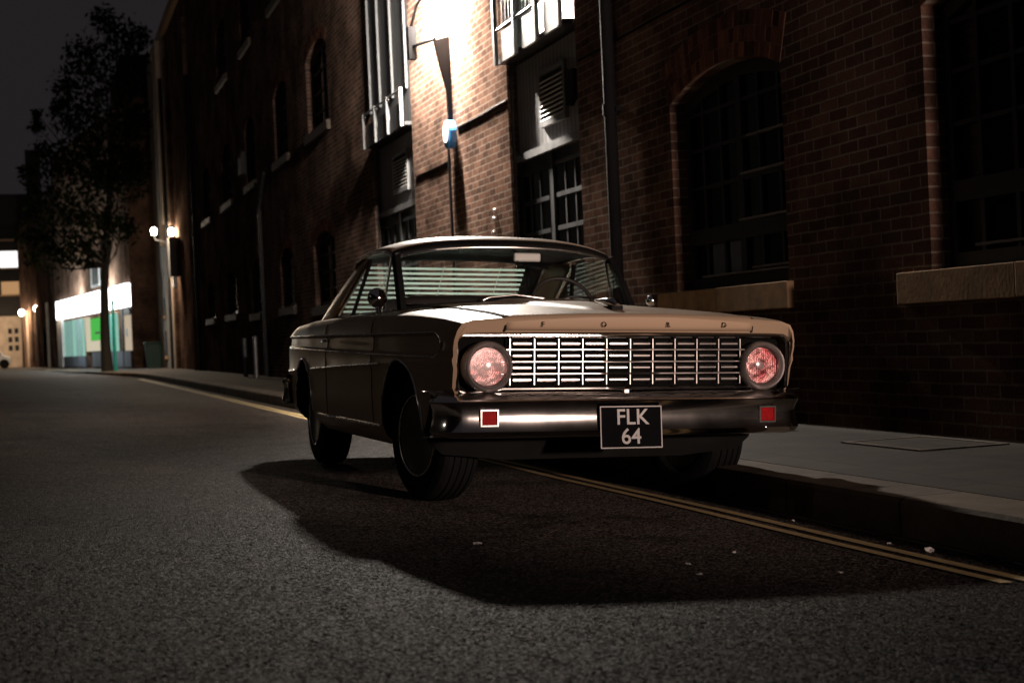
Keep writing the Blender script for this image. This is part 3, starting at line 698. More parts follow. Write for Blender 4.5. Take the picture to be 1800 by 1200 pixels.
# hood
def hood_pt(x, y, off):
    wv = .12 + .16*sst(-.6, .5, y); bul = .013*sst(-.68, -.50, y)*sst(1.0, .62, abs(x)/wv)
    return top_z(x, y) + off + bul
b = MB(); hx = np.concatenate([np.linspace(-.593, -.34, 8), np.linspace(-.32, .32, 33), np.linspace(.34, .593, 8)]); rowsP = []
for zz in (.822, .84, .855):
    rowsP.append([(x, -.885+lean(zz)+.012*(x/.6)**2-.008, zz) for x in hx])
rowsP.append([(x, -.888+.012*(x/.6)**2, top_z(x, -.87)-.011) for x in hx])
rowsP.append([(x, -.876+.012*(x/.6)**2, hood_pt(x, -.87, .001)) for x in hx])
for y in [-.855, -.83, -.79, -.74] + list(np.arange(-.70, .47, .04)): rowsP.append([(x, y+.012*(x/.6)**2, hood_pt(x, y, .0065)) for x in hx])
V = b.grid(rowsP)
hood = b.build('hood', M['paint'], CAR, smooth=35)
so = hood.modifiers.new('s', 'SOLIDIFY'); so.thickness = .012; so.offset = -1
b = MB()
for s in (-1, 1):
    b.tube([(s*.5985, -.884+lean(zz)+.012, zz) for zz in (.815, .84, .862)] + [(s*.5985, -.873+.012, top_z(.5985, -.87)-.001)] + [(s*.5985, y, top_z(.5985, y)+.0015) for y in np.arange(-.84, .47, .08)], .0045, 6)
b.tube([(x, .475, top_z(x, .475)+.001) for x in np.linspace(-.6, .6, 20)], .005, 6)
b.build('hood_seam', M['trim'], CAR)
# letters across the lip
for ch, x in (('F', -.43), ('O', -.145), ('R', .165), ('D', .445)):
    m4 = Matrix.Translation((x, -.899+.012*(x/.6)**2+lean(.848)*.9, .846)) @ Matrix.Rotation(math.radians(90-12), 4, 'X')
    text_mesh('hood_letter', ch, .032, M['chrome'], CAR, m4, .003, .0004)
# hood ornament
b = MB(); b.tube([(.02, -.64, .940), (.02, -.60, .955), (.02, -.50, .966), (.02, -.34, .975)], [.012, .024, .018, .005], 10); b.build('hood_ornament', M['chrome'], CAR, smooth=50)
b = MB(); b.box((-.008, -.64, .915), (.048, -.52, .942)); b.build('hood_scoop', M['trim'], CAR, bevel=.004)

# grille
gy = lambda x, z: -.842 + .055*abs(x) - .03*(z-.55)
gr = MB(); n = 24
gr.grid([[(x, gy(x, z)+.05, z) for x in np.linspace(-.785, .785, n)] for z in (.54, .68, .802)])
grille = gr.build('grille', M['grilleback'], CAR)
def hbar(b, x0, x1, z, h, d, off=0., k=5):
    X_ = np.linspace(x0, x1, k); R_ = []
    for x in X_:
        y = gy(x, z)+off
        R_.append([(x, y+d, z-h), (x, y+d*.15, z-h), (x, y-d*.35, z-h*.3), (x, y-d*.35, z+h*.3), (x, y+d*.15, z+h), (x, y+d, z+h)])
    V_ = b.grid(R_, closed_u=True); b.face(V_[0][::-1]); b.face(V_[-1])
zr = [.575, .6285, .682, .7355, .789]
b = MB()
for z in zr[1:-1]:
    hbar(b, -.60, 0, z, .0052, .014); hbar(b, 0, .60, z, .0052, .014)
vx = [i*.112-.56 for i in range(11)]
for x in vx:
    for z0, z1 in zip(zr, zr[1:]): b.box((x-.0019, gy(x, z0)-.001, z0+.004), (x+.0022, gy(x, z0)+.012, z1-.004))
b.build('grille_bars', M['grillemetal'], grille, smooth=25)
b = MB()
cx_ = [-.616] + vx + [.616]
for x0, x1 in zip(cx_, cx_[1:]):
    if x1-x0 < .08: continue
    for z0, z1 in zip(zr, zr[1:]): hbar(b, x0+.014, x1-.014, (z0+z1)/2, .0085, .014, .004, 2)
b.build('grille_inserts', M['grillemetal'], grille, smooth=25)
b = MB()
for x0, x1 in ((-.785, 0), (0, .785)):
    hbar(b, x0, x1, .799, .0105, .02, -.004, 6); 
for x0, x1 in ((-.60, 0), (0, .60)): hbar(b, x0, x1, .563, .0095, .02, -.004, 6)
for s in (-1, 1):
    b.tube([(s*.60, gy(.6, .563), .563), (s*.76, gy(.76, .556), .545), (s*.797, gy(.797, .57)-.012, .56), (s*.805, gy(.80, .68)-.012, .68), (s*.801, gy(.80, .76)-.012, .772), (s*.783, gy(.78, .79)-.008, .797)], .008, 8)
b.build('grille_frame', M['chrome'], grille, smooth=35)
b = MB(); b.box((-.03, gy(0, .55)-.01, .538), (-.01, gy(0, .55)+.02, .556)); b.build('hood_latch', M['brightchrome'], grille)

# headlights
for s in (-1, 1):
    hx_, hz = s*.666, .661; hy = gy(.674, .66)
    b = MB(); b.lathe([(.112, .03), (.113, -.01), (.112, -.030), (.108, -.043), (.101, -.050), (.093, -.047), (.087, -.036), (.084, -.018), (.083, .0)], (hx_, hy, hz), 'y', 48)
    h = b.build('headlight', M['bezel'], CAR, smooth=60)
    b = MB(); b.lathe([(.0, .06), (.02, .056), (.04, .046), (.06, .030), (.075, .010), (.0826, -.008)], (hx_, hy, hz), 'y', 40); b.build('reflector', M['reflector'], h, smooth=60)
    b = MB(); b.lathe([(.0, -.048), (.02, -.0475), (.04, -.0445), (.06, -.039), (.075, -.031), (.0835, -.022)], (hx_, hy, hz), 'y', 40); b.build('lens', M['lensglass'], h, smooth=60)
    b = MB(); b.lathe([(.0, -.012), (.018, -.01), (.022, .02), (.012, .05)], (hx_, hy, hz), 'y', 16); b.build('bulb', M['platewhite'], h, smooth=60)

# valance strip between grille and bumper
b = MB(); b.grid([[(x, -.80+.05*abs(x)+dy, z) for x in np.linspace(-.80, .80, 20)] for dy, z in ((.02, .548), (-.02, .535), (-.035, .512), (0, .498))]); b.build('valance', M['paint'], CAR, smooth=40)

# bumpers
def bumper(name, sgn, y0, zoff=0.):
    prof = [(.07, .552), (.035, .546), (-.020, .516), (-.029, .506), (-.022, .495), (-.012, .470), (-.012, .430), (-.020, .392), (-.026, .377), (-.016, .362), (.02, .350), (.06, .346)]
    path = []
    for t in np.linspace(-1, 1, 61):
        x = .866*math.copysign(abs(t)**.92, t) if t else 0
        a = abs(x)/.866
        path.append((x, .045*a*a + .12*max(0, a-.93)/.07*max(0, a-.93)/.07))
    # wrapped ends
    path = [(-.872, .20), (-.873, .17), (-.869, .14)] + path[1:-1] + [(.873, .14), (.878, .17), (.877, .20)]
    R_ = []
    for i, (x, d) in enumerate(path):
        p0 = Vector(path[max(0, i-1)]); p1 = Vector(path[min(len(path)-1, i+1)]); t = (p1-p0).normalized(); nrm = Vector((-t.y, t.x))   # points backward
        if nrm.y < 0 and abs(x) < .9: nrm = -nrm
        R_.append([(x + nrm.x*o, sgn*(y0*sgn + d + nrm.y*o), z+zoff) for o, z in prof])
    b = MB(); V_ = b.grid(R_)
    o = b.build(name, M['bumperchrome'], CAR, smooth=50)
    m_ = o.modifiers.new('s', 'SOLIDIFY'); m_.thickness = .004; m_.offset = 0
    return o
fb = bumper('front_bumper', 1, -.875)
rb = bumper('rear_bumper', -1, 3.60, .03)
for x in (-.52, -.35, .36, .66):
    b = MB(); b.lathe([(.0, -.01), (.01, -.008), (.013, 0)], (x, -.875, .378), 'y', 12); b.build('bumper_bolt', M['chrome'], fb, smooth=60)
# turn signals in the bumper
for s in (-1, 1):
    yb = -.875+.045*(.68/.878)**2-.012
    b = MB()
    x0, x1, z0, z1 = s*.672-.041, s*.672+.041, .400, .474
    for q in ((x0, z0, x1, z0+.006), (x0, z1-.006, x1, z1), (x0, z0+.0061, x0+.006, z1-.0061), (x1-.006, z0+.0061, x1, z1-.0061)): b.box((q[0], yb-.016, q[1]), (q[2], yb+.01, q[3]))
    t = b.build('turn_signal', M['bumperchrome'], CAR)
    b = MB(); b.box((x0+.006, yb-.009, z0+.006), (x1-.006, yb+.008, z1-.006)); b.build('lens', M['redlens'], t, bevel=.004)
# number plate
PM = Matrix.Translation((-.025, -.912, .390)) @ Matrix.Rotation(math.radians(-4), 4, 'X')
b = MB(); b.box((-.148, -.004, -.094), (.148, .004, .094), PM); pl = b.build('number_plate', M['plate'], CAR, bevel=.002)
b = MB()
for q in ((-.148, -.094, .148, -.089), (-.148, .089, .148, .094), (-.148, -.0889, -.143, .0889), (.143, -.0889, .148, .0889)): b.box((q[0], -.0065, q[1]), (q[2], -.0042, q[3]), PM)
b.build('plate_border', M['platewhite'], pl)
RX = Matrix.Rotation(math.radians(90), 4, 'X')
text_mesh('plate_lettering', 'FLK', .098, M['platewhite'], pl, PM @ Matrix.Translation((.006, -.0062, .042)) @ RX, .0015, .0009)
text_mesh('plate_lettering', '64', .098, M['platewhite'], pl, PM @ Matrix.Translation((-.002, -.0062, -.044)) @ RX, .0015, .0009)
# underside bits
b = MB(); b.box((-.40, .4, .20), (.40, 2.9, .24)); b.tube([(-.70, 0, .31), (.70, 0, .31)], .035, 8); b.tube([(-.68, 2.75, .31), (.68, 2.75, .31)], .045, 8); b.build('chassis', M['trim'], CAR)

# roof + pillars + glass
def hdr(x):   # windscreen header
    q = (x/.62)**2; return (x, .95+.10*q, 1.332-.022*q-.030*q*q)
def rhdr(x):
    q = (x/.62)**2; return (x, 2.12-.04*q, 1.332-.022*q-.030*q*q)
RX_ = np.linspace(-.62, .62, 25)
def roof_pt(x, t, drop=0.):
    a = Vector(hdr(x)); c_ = Vector(rhdr(x)); p = a.lerp(c_, t)
    p.z += .060*(4*t*(1-t))**.7*(1-.3*(x/.62)**4) + .022*sst(0, .08, t)*sst(1, .92, t)
    return p
b = MB(); P = []
for t in (0, .02, .05, .1, .18, .28, .4, .5, .6, .72, .82, .9, .95, .98, 1):
    row = [roof_pt(x, t) for x in RX_]
    e = roof_pt(.62, t)
    sx = .04*sst(0, .3, t+.15)
    L_ = [Vector((-.62-sx, e.y, e.z-.030)), Vector((-.62-sx*.75, e.y, e.z-.010))]; R2 = [Vector((.62+sx*.75, e.y, e.z-.010)), Vector((.62+sx, e.y, e.z-.030))]
    P.append(L_+row+R2)
b.grid(P)
for f_ in b.bm.faces:
    c_ = f_.calc_center_median()
    if c_.y < hdr(c_.x)[1]+.05: f_.material_index = 1
roof = b.build('roof', [M['paint'], M['trim'], M['cabin']], CAR, smooth=50)
so = roof.modifiers.new('s', 'SOLIDIFY'); so.thickness = .022; so.offset = -1; so.material_offset = 2
b = MB()
for s in (-1, 1):
    b.tube([(s*(.62+.04*sst(0, .3, t+.15)+.004), roof_pt(.62, t).y, roof_pt(.62, t).z-.034) for t in np.linspace(0, 1, 14)], .009, 6)
b.build('drip_rail', M['brightchrome'], roof, smooth=60)
b = MB(); b.tube([(x, hdr(x)[1]-.008, hdr(x)[2]-.012) for x in RX_], .010, 6); b.build('windscreen_trim', M['brightchrome'], roof, smooth=60)
def strip(b, pts, wv, th):
    """flat bar through pts; wv = (outer/inner) direction width vector, th = thickness vector"""
    R_ = []
    for p in pts:
        p = Vector(p); wv_ = Vector(wv); th_ = Vector(th)
        R_.append([p-wv_-th_, p+wv_-th_, p+wv_+th_, p-wv_+th_])
    V_ = b.grid(R_, closed_u=True); b.face(V_[0][::-1]); b.face(V_[-1])
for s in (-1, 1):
    b = MB(); strip(b, [(s*.672, .76, .945), (s*.660, .88, 1.10), (s*.640, 1.05, 1.275)], (s*.004, .028, -.006), (.016, 0, .006)); b.build('windscreen_pillar', M['trim'], CAR, bevel=.004)  # pillars coloured black to stay dark under the front light
    b = MB()
    a_ = [(s*.718, 2.43, .94), (s*.716, 2.86, .94), (s*.60, 2.10, 1.29), (s*.648, 1.68, 1.285)]
    for off in (0,): pass
    A = [Vector(p) for p in a_]; rows_ = []
    for t in np.linspace(0, 1, 8):
        p0 = A[0].lerp(A[3], t); p1 = A[1].lerp(A[2], t); rows_.append([p0.lerp(p1, q)+Vector((s*.012*math.sin(PI*q), 0, .015*math.sin(PI*t))) for q in np.linspace(0, 1, 6)])
    b.grid(rows_); cp = b.build('rear_pillar', M['paint'], CAR, smooth=50); m_ = cp.modifiers.new('s', 'SOLIDIFY'); m_.thickness = .025; m_.offset = 0
# windscreen
def wbase(x): q = (x/.66)**2; return Vector((x, .50+.28*q, 1.0-.035*q))
b = MB(); rows_ = []
for t in np.linspace(0, 1, 9):
    row = []
    for q in np.linspace(-1, 1, 25):
        p = wbase(.655*q).lerp(Vector(hdr(.612*q)), t); p.y -= .035*math.sin(PI*t)*(1-q*q*.5); row.append(p)
    rows_.append(row)
b.grid(rows_); b.build('windscreen', M['carglass'], CAR, smooth=80)
b = MB(); b.tube([wbase(x)+Vector((0, -.012, .0)) for x in np.linspace(-.67, .67, 25)], .011, 6); b.build('windscreen_gasket', M['trim'], CAR, smooth=60)
# rear glass + blind
b = MB(); rows_ = []
for t in np.linspace(0, 1, 6):
    rows_.append([Vector((.60*q, 2.80-.04*q*q, .965)).lerp(Vector(rhdr(.58*q)), t) for q in np.linspace(-1, 1, 13)])
b.grid(rows_); b.build('rear_glass', M['carglass'], CAR, smooth=80)
b = MB(); ns = 10
for i in range(ns):
    t = (i+.4)/ns; y = 2.52-.32*t; z = .985+(1.285-.985)*t
    mm_ = Matrix.Translation((0, y, z)) @ Matrix.Rotation(math.radians(18), 4, 'X')
    b.box((-.65+.06*t, -.0012, -.0072), (.50+.0*t, .0012, .0072), mm_)
b.build('window_blind', M['slat'], CAR)
b = MB()
for x in (-.42, -.05, .33): b.tube([(x, 2.515, .985), (x, 2.20, 1.28)], .002, 5)
b.build('blind_cord', M['slat'], CAR)
# side glass with chrome frames
for s in (-1, 1):
    b = MB(); q = [(s*.690, .86, .955), (s*.708, 2.41, .955), (s*.645, 1.67, 1.280), (s*.640, 1.08, 1.275)]
    b.face([b.bm.verts.new(p) for p in q]); sgl = b.build('side_window', M['carglass'], CAR)
    b = MB()
    b.tube([q[0], (s*.702, 1.6, .957), q[1]], .009, 6); b.tube([q[1], q[2]], .010, 6)
    b.tube([(s*.697, 1.13, .955), (s*.642, 1.13, 1.277)], .008, 6); b.build('window_frame', M['brightchrome'], sgl, smooth=60)
    b = MB(); strip(b, [(s*.706, 1.92, .955), (s*.645, 1.68, 1.275)], (0, .016, .0), (.009, 0, 0)); b.build('centre_pillar', M['trim'], sgl)
# side trim: belt and lower moulding, door seam, handle
def side_x(y, z):
    P = section(y); return float(np.interp(z, [p[1] for p in P[3:15]], [p[0] for p in P[3:15]]))
for s in (-1, 1):
    b = MB(); b.tube([(s*(side_x(y, ZC(y))+.003), y, ZC(y)) for y in list(np.arange(.36, 2.39, .1)) ], .006, 6); b.tube([(s*(side_x(y, ZC(y))+.003), y, ZC(y)) for y in np.arange(3.06, 3.5, .08)], .006, 6); b.build('side_moulding', M['brightchrome'], CAR, smooth=60)
    b = MB()
    for rowi, zf in ((0, ZL), (1, ZU)): b.tube([(s*(side_x(y, zf(y))+.002), y, zf(y)) for y in np.arange(-.60, 3.5, .1)], .004, 6)
    pts = [(s*(side_x(-.62, zz)+.003), -.60-.045*math.sin(PI*(zz-ZL(-.6))/(ZU(-.6)-ZL(-.6))), zz) for zz in np.linspace(ZL(-.6), ZU(-.6), 9)]
    b.tube(pts, .004, 6); b.build('spear_moulding', M['brightchrome'], CAR, smooth=60)
    b = MB()
    for yd in (.56, 1.86): b.tube([(s*(side_x(yd, z)+.0005), yd, z) for z in np.linspace(.36, .90, 30)], .003, 5)
    b.build('door_seam', M['trim'], CAR)
    b = MB(); b.tube([(s*(side_x(y, .27+.09)-.004), y, .352) for y in np.arange(.42, 2.36, .15)], .010, 6); b.build('sill_moulding', M['brightchrome'], CAR, smooth=60)
    b = MB(); b.tube([(s*.895, 1.70, .80), (s*.915, 1.72, .80), (s*.915, 1.82, .80), (s*.895, 1.84, .80)], .009, 8); b.build('door_handle', M['chrome'], CAR, smooth=60)
    # door mirrors
    b = MB(); mm_ = (s*.80, .80, 1.022); k_ = 1 if s < 0 else .6; b.lathe([(.0, -.05*k_), (.025*k_, -.046*k_), (.045*k_, -.03*k_), (.055*k_, .0), (.052*k_, .012), (.0, .014)], mm_, 'y', 28); dm = b.build('door_mirror', M['chrome'], CAR, smooth=50)
    b = MB(); b.tube([(s*.80, .80, .99), (s*.79, .79, .92)], [.010, .016], 8); b.build('mirror_stalk', M['chrome'], dm, smooth=60)
# wipers
for x0, x1 in ((-.30, .06), (.14, .58)):
    b = MB(); a_ = wbase(x0); e_ = wbase(x1)
    b.tube([a_+Vector((0, -.03, .005)), a_+Vector((.05, -.035, .028)), a_.lerp(e_, .5)+Vector((0, -.045, .038)), e_+Vector((0, -.03, .012))], [.011, .006, .006, .004], 6)
    wp = b.build('wiper', M['brightchrome'], CAR, smooth=60)
    b = MB(); b.lathe([(.0, .02), (.016, .018), (.02, -.02)], (x0, a_.y-.03, a_.z-.0), 'z', 12); b.build('wiper_pivot', M['trim'], wp, smooth=60)
# cabin: rear-view mirror, seats, wheel, dash
b = MB(); b.box((.04, 1.0, 1.245), (.20, 1.03, 1.295)); rv = b.build('rear_view_mirror', M['whitewood'], CAR, bevel=.01)
b = MB(); b.tube([(.06, 1.01, 1.29), (.03, 1.03, 1.33)], .006, 6); b.tube([(.06, 1.0, 1.25), (.055, 1.0, 1.20)], .003, 6); b.build('mirror_stalk', M['chrome'], rv, smooth=60)
for nm, y, z in (('front_seat', 1.45, 1.07), ('rear_seat', 2.28, 1.0)):
    b = MB(); P = []
    for t in np.linspace(0, 1, 7): P.append([(x, y+.10*t, .90+(z-.90)*t+ (-.04*(abs(x)/.62)**4 if t > .8 else 0)) for x in np.linspace(-.62, .62, 17)])
    b.grid(P); o = b.build(nm, M['cabin'], CAR, smooth=60); m_ = o.modifiers.new('s', 'SOLIDIFY'); m_.thickness = .09; m_.offset = 1
b = MB(); b.lathe([(.19+.011*math.cos(t), .011*math.sin(t)) for t in np.linspace(0, 2*PI, 9)[:-1]], (0, 0, 0), 'y', 36, closed=True); b.box((-.19, -.008, -.012), (.19, .008, .012))
sw = b.build('steering_wheel', M['cabin'], CAR, smooth=60); sw.location = (.34, 1.02, .985); sw.rotation_euler = (math.radians(-25), 0, 0)
b = MB(); b.grid([[(x, y-.1*(1-(x/.64)**2), z) for x in np.linspace(-.64, .64, 17)] for y, z in ((.72, .985), (.86, .995), (.95, .985), (.97, .90))]); b.build('dashboard', M['cabin'], CAR, smooth=50)
# tail lights
for s in (-1, 1):
    b = MB(); b.lathe([(.10, -.01), (.10, .025), (.085, .035)], (s*.66, 3.57, .72), 'y', 28); t = b.build('tail_light', M['chrome'], CAR, smooth=40)
    b = MB(); b.lathe([(.0, .05), (.05, .045), (.085, .03)], (s*.66, 3.57, .72), 'y', 28); b.build('lens', M['redlens'], t, smooth=60)
# wheels
def wheel():
    R, Wd = .322, .20
    b = MB(); b.lathe([(.19, .075), (.215, .098), (.27, .102), (.302, .090), (.316, .072), (.319, .058), (.311, .056), (.311, .048), (.3205, .046), (.322, .024), (.313, .022), (.313, .012), (.3225, .010), (.3225, -.010), (.313, -.012), (.313, -.022), (.322, -.024), (.3205, -.046), (.311, -.048), (.311, -.056), (.319, -.058), (.316, -.072), (.302, -.09), (.27, -.102), (.215, -.098), (.19, -.075)], (0, 0, 0), 'x', 72, closed=True)
    t = b.build('wheel', M['rubber'], CAR, smooth=25)
    b = MB(); b.lathe([(.192, -.094), (.202, -.099), (.206, -.092), (.190, -.084), (.182, -.060), (.178, -.02), (.178, .06), (.19, .08)], (0, 0, 0), 'x', 48); rm = b.build('rim', M['rim'], t, smooth=40)
    b = MB()
    for k in range(5):
        m_ = Matrix.Rotation(2*PI*k/5, 4, 'X'); b.prism([(-.026, .04), (.026, .04), (.036, .180), (-.036, .180)], lambda p, tt: m_ @ Vector(((-.066 if tt == 0 else -.035)+(.012 if p[1] > .1 else 0), p[0], p[1])))
    b.lathe([(.0, -.07), (.055, -.07), (.062, -.05), (.062, -.02)], (0, 0, 0), 'x', 24); b.build('spokes', M['brightchrome'], rm, bevel=.004)
    b = MB(); b.lathe([(.196+.006*math.cos(t), -.099+.006*math.sin(t)) for t in np.linspace(0, 2*PI, 9)[:-1]], (0, 0, 0), 'x', 48, closed=True); b.lathe([(.176+.003*math.cos(t), -.07+.003*math.sin(t)) for t in np.linspace(0, 2*PI, 9)[:-1]], (0, 0, 0), 'x', 48, closed=True); b.build('trim_ring', M['brightchrome'], rm, smooth=60)
    b = MB(); b.lathe([(.0, -.088), (.024, -.084), (.032, -.069)], (0, 0, 0), 'x', 20); b.build('hub_cap', M['redcap'], rm, smooth=60)
    b = MB(); b.lathe([(.0, -.015), (.177, -.012)], (0, 0, 0), 'x', 32); b.build('brake_drum', M['trim'], rm)
    return t
STEER = math.radians(12)
w0 = wheel(); w0.location = (-.69, AX[0], .322); w0.rotation_euler = (0, 0, STEER)
for s, ya, st in ((1, AX[0], 0), (-1, AX[1], 0), (1, AX[1], 0)):
    c_ = copy_tree(w0, CAR); c_.location = (s*.69, ya, .322); c_.rotation_euler = (0, 0, (PI if s > 0 else 0) + (STEER if ya == AX[0] else 0))

# ------------------------------------------------------------------ far street
# pale corner house
ch = empty('corner_house', (4.9, 58.2, 0)); tag(ch, 'pale rendered corner house lit by the pair of wall lanterns', 'building')
b = MB(); b.box((-.12, -.6, -.2), (6, 7.0, 13)); b.build('wall', M['render'], ch)
for y, z0, z1 in ((3.2, 2.2, 2.9), (3.2, .6, 1.6)):
    b = MB(); b.box((-.15, y-.35, z0), (-.121, y+.35, z1)); w_ = b.build('window', M['void'], ch)
    b = MB(); b.box((-.22, y-.45, z0-.1), (-.122, y+.45, z0-.002)); b.build('sill', M['stone'], w_)
b = MB(); b.tube([(-.2, -.3, .14), (-.2, -.3, 11)], .06, 8); b.build('downpipe', M['iron'], ch)
b = MB(); b.box((-.3, .2, 5.6), (-.121, .9, 12.5)); b.box((-.28, 2.0, 4.9), (-.121, 2.4, 12.5)); b.build('pilaster', M['render'], ch)
def lantern(x, y, z, lbl, power, xw):
    o = empty('wall_lantern', (x, y, z)); tag(o, lbl, 'lantern', 'glass lanterns on the far street corner')
    b = MB(); b.lathe([(.0, -.12), (.07, -.12), (.10, .0), (.10, .08), (.06, .14), (0, .15)], (0, 0, 0), 'z', 14); b.build('lantern_glass', M['bulb'], o, smooth=50)
    b = MB(); b.lathe([(.0, .28), (.03, .24), (.14, .155), (.13, .15), (0, .151)], (0, 0, 0), 'z', 14); b.build('lantern_cap', M['iron'], o, smooth=50)
    b = MB(); b.tube([(0, 0, -.12), (.05, .0, -.3), (xw-x, 0, -.45)], .02, 6); b.build('bracket', M['iron'], o)
    point('lantern_light', (x-.12, y-.25, z), power*3, (1, .78, .55), .08, [(2, 0., .45, 1.0, .015), (1, .55, .95, 1.0, .06)])
lantern(4.18, 57.2, 5.22, 'left hand glass lantern, furthest out from the corner house wall', 420, 4.76)
lantern(4.72, 56.2, 5.12, 'right hand glass lantern, close against the brick pier by the corner', 200, 4.76)
# hanging sign box by the corner
sb = empty('hanging_sign', (4.62, 55.2, 3.4)); tag(sb, 'dark blank box sign fixed to the warehouse wall below the lanterns', 'sign')
b = MB(); b.box((-.1, -.25, .05), (.26, .25, 1.45)); b.build('sign_box', M['darkwall'], sb); b = MB(); b.box((.0, -.1, -.32), (.14, .1, .04)); b.build('white_bracket', M['white'], sb)
# grey gable + end of the pavement
gb = empty('grey_gable_house', (3.75, 66.3, 0)); tag(gb, 'tall grey rendered house end standing between the shop and the corner house', 'building')
b = MB(); b.box((0, 0, -.2), (1.6, 9, 4.0)); b.build('lower_wall', M['greyrender'], gb)
b = MB(); b.box((.02, .04, 4.01), (1.6, 9, 13.5)); b.build('upper_wall', M['dimwall'], gb)  # darker than the lower wall: missing light put into the colour
b = MB(); b.tube([(1.0, -.1, .1), (1.0, -.1, 3.6)], .05, 8); b.lathe([(.0, .2), (.09, .15), (.09, 0)], (1.0, -.1, 3.6), 'z', 12); b.build('post', M['iron'], gb)
# shop: local frame, x' from right end to left end along the street bend
PA, PB = Vector((3.72, 65.2, 0)), Vector((.97, 86.5, 0)); LS = (PB-PA).length
shop = empty('corner_shop', PA, (0, 0, math.atan2(PB.y-PA.y, PB.x-PA.x))); tag(shop, 'brightly lit shop with a glowing white fascia and green window behind the tree', 'shop')
# local: +x along the facade (away), +y = left of that direction -> towards the street (-X)
def sbox(name, x0, x1, z0, z1, d0, d1, m): b = MB(); b.box((x0*LS, d0, z0), (x1*LS, d1, z1)); return b.build(name, M[m], shop)
sbox('wall', 0, 1, -.2, 11.5, -4, 0, 'brownwall')
sbox('fascia', .005, .97, 2.75, 3.72, .003, .16, 'fascia')
sbox('door', .01, .075, .9, 2.4, .003, .05, 'litshop'); sbox('pale_panel', .15, .26, .9, 2.55, .003, .05, 'litpale')
sbox('stall_riser', .01, .27, .2, .88, .051, .09, 'greyrender')
sbox('green_panel', .33, .48, 1.45, 2.5, .003, .06, 'litgreen'); sbox('cream_panel', .31, .49, .95, 1.44, .003, .07, 'litcream'); sbox('cream_strip', .495, .545, .95, 2.6, .003, .08, 'litcream')
sbox('pale_shutter', .58, .70, .75, 2.6, .003, .06, 'litpale'); sbox('pale_shutter', .72, .88, .75, 2.6, .003, .06, 'litpale'); sbox('white_pier', .90, .98, .2, 2.7, .003, .12, 'white')
sbox('stall_riser', .56, .895, .2, .74, .003, .1, 'greyrender'); sbox('side_panel', .32, .48, .2, .94, .003, .05, 'greyrender')
for t in (.175, .205, .235): sbox('glazing_bar', t, t+.006, .9, 2.55, .051, .08, 'tealpole')
for t in (.61, .64, .67, .75, .78, .81, .84): sbox('shutter_rib', t, t+.008, .75, 2.6, .061, .075, 'greyrender')
sbox('door_frame', .078, .092, .25, 2.7, .003, .1, 'void'); sbox('transom', .01, .077, 2.42, 2.72, .003, .06, 'void'); sbox('notice', .035, .06, 1.5, 1.85, .052, .06, 'white'); sbox('letter_board', .36, .42, 1.75, 1.85, .061, .066, 'void')
wf = sbox('upper_window', .33, .44, 3.95, 4.95, .003, .06, 'void'); b = MB()
for q in ((.33, .34, 3.95, 4.95), (.43, .44, 3.95, 4.95), (.3401, .4299, 3.95, 4.05), (.3401, .4299, 4.85, 4.95)): b.box((q[0]*LS, .061, q[2]), (q[1]*LS, .10, q[3]))
b.build('frame', M['white'], wf)
# fascia lights the pavement
for t in (.2, .6): 
    p = PA.lerp(PB, t); point('shop_light', (p.x-.9, p.y-.4, 3.4), 700, (.92, 1, .97), .3)
# next buildings beyond the shop
nb = empty('brown_terrace', (.9, 87.2, 0)); tag(nb, 'brown brick terrace with pale pilasters beyond the lit shop', 'building')
b = MB(); b.prism([(0, 0), (5, 0), (5, 24), (-2.1, 24)], lambda p, t: (p[0], p[1], -.2 if t == 0 else 9.5)); b.build('wall', M['brownwall'], nb)
for y in (4, 11, 18):
    b = MB(); x = -2.1*y/24; b.box((x-.16, y, -.1), (x-.02, y+1.4, 3.9)); b.build('pilaster', M['render'], nb)
for y in (7.2, 14.3):
    b = MB(); x = -2.1*y/24; b.box((x-.12, y-1, .5), (x-.06, y+1.2, 2.4)); b.build('window', M['void'], nb)
eb = empty('dark_block', (-.45, 113, 0)); tag(eb, 'dark flat roofed block closing the street with two lit upper windows', 'building')
b = MB(); b.box((-14, 0, -.2), (0, 10, 12.4)); b.build('upper_wall', M['dimwall'], eb)  # near-black colour puts the lack of light into the upper storeys
b = MB(); b.box((-.02, .6, -.2), (1.0, 8, 15.6)); b.build('chimney_stack', M['darkwall'], eb)
b = MB(); b.box((-14, -.06, -.1), (-.25, -.002, 3.75)); b.build('ground_floor', M['render'], eb)
for x, z0, z1, m in ((-1.42, 7.2, 8.35, 'litwhite'), (-1.40, 5.3, 6.2, 'litorange'), (-3.4, 7.2, 8.3, 'void'), (-3.4, 5.3, 6.2, 'void'), (-1.4, 9.2, 10.2, 'void')):
    b = MB(); b.box((x-.6, -.04, z0), (x+.6, -.003, z1)); wn = b.build('window', M[m], eb)
    b = MB(); b.box((x-.7, -.10, z0-.12), (x+.7, -.004, z0-.002)); b.build('sill', M['stone'], wn)
for x in (-1.55, -1.12):
    for z in (1.3, 1.9, 2.5): b = MB(); b.box((x-.13, -.09, z), (x+.13, -.062, z+.38)); b.build('pane', M['void'], eb)
def globe_lamp(x, y, z, lbl, power):
    o = empty('street_lamp', (x, y, .15)); tag(o, lbl, 'street lamp', 'globe street lamps at the far end of the street')
    b = MB(); b.lathe([(.0, -.22), (.14, -.16), (.2, 0), (.14, .16), (0, .22)], (0, 0, z-.15), 'z', 16); b.build('globe', M['globe'], o, smooth=60)
    b = MB(); b.tube([(0, 0, -.1), (0, 0, z-.37)], [.06, .035], 8); b.build('post', M['iron'], o, smooth=40)
    point('globe_light', (x-.3, y-.1, z), power*2, (1, .75, .5), .2, [(2, -.05, .5, 1., .06)])
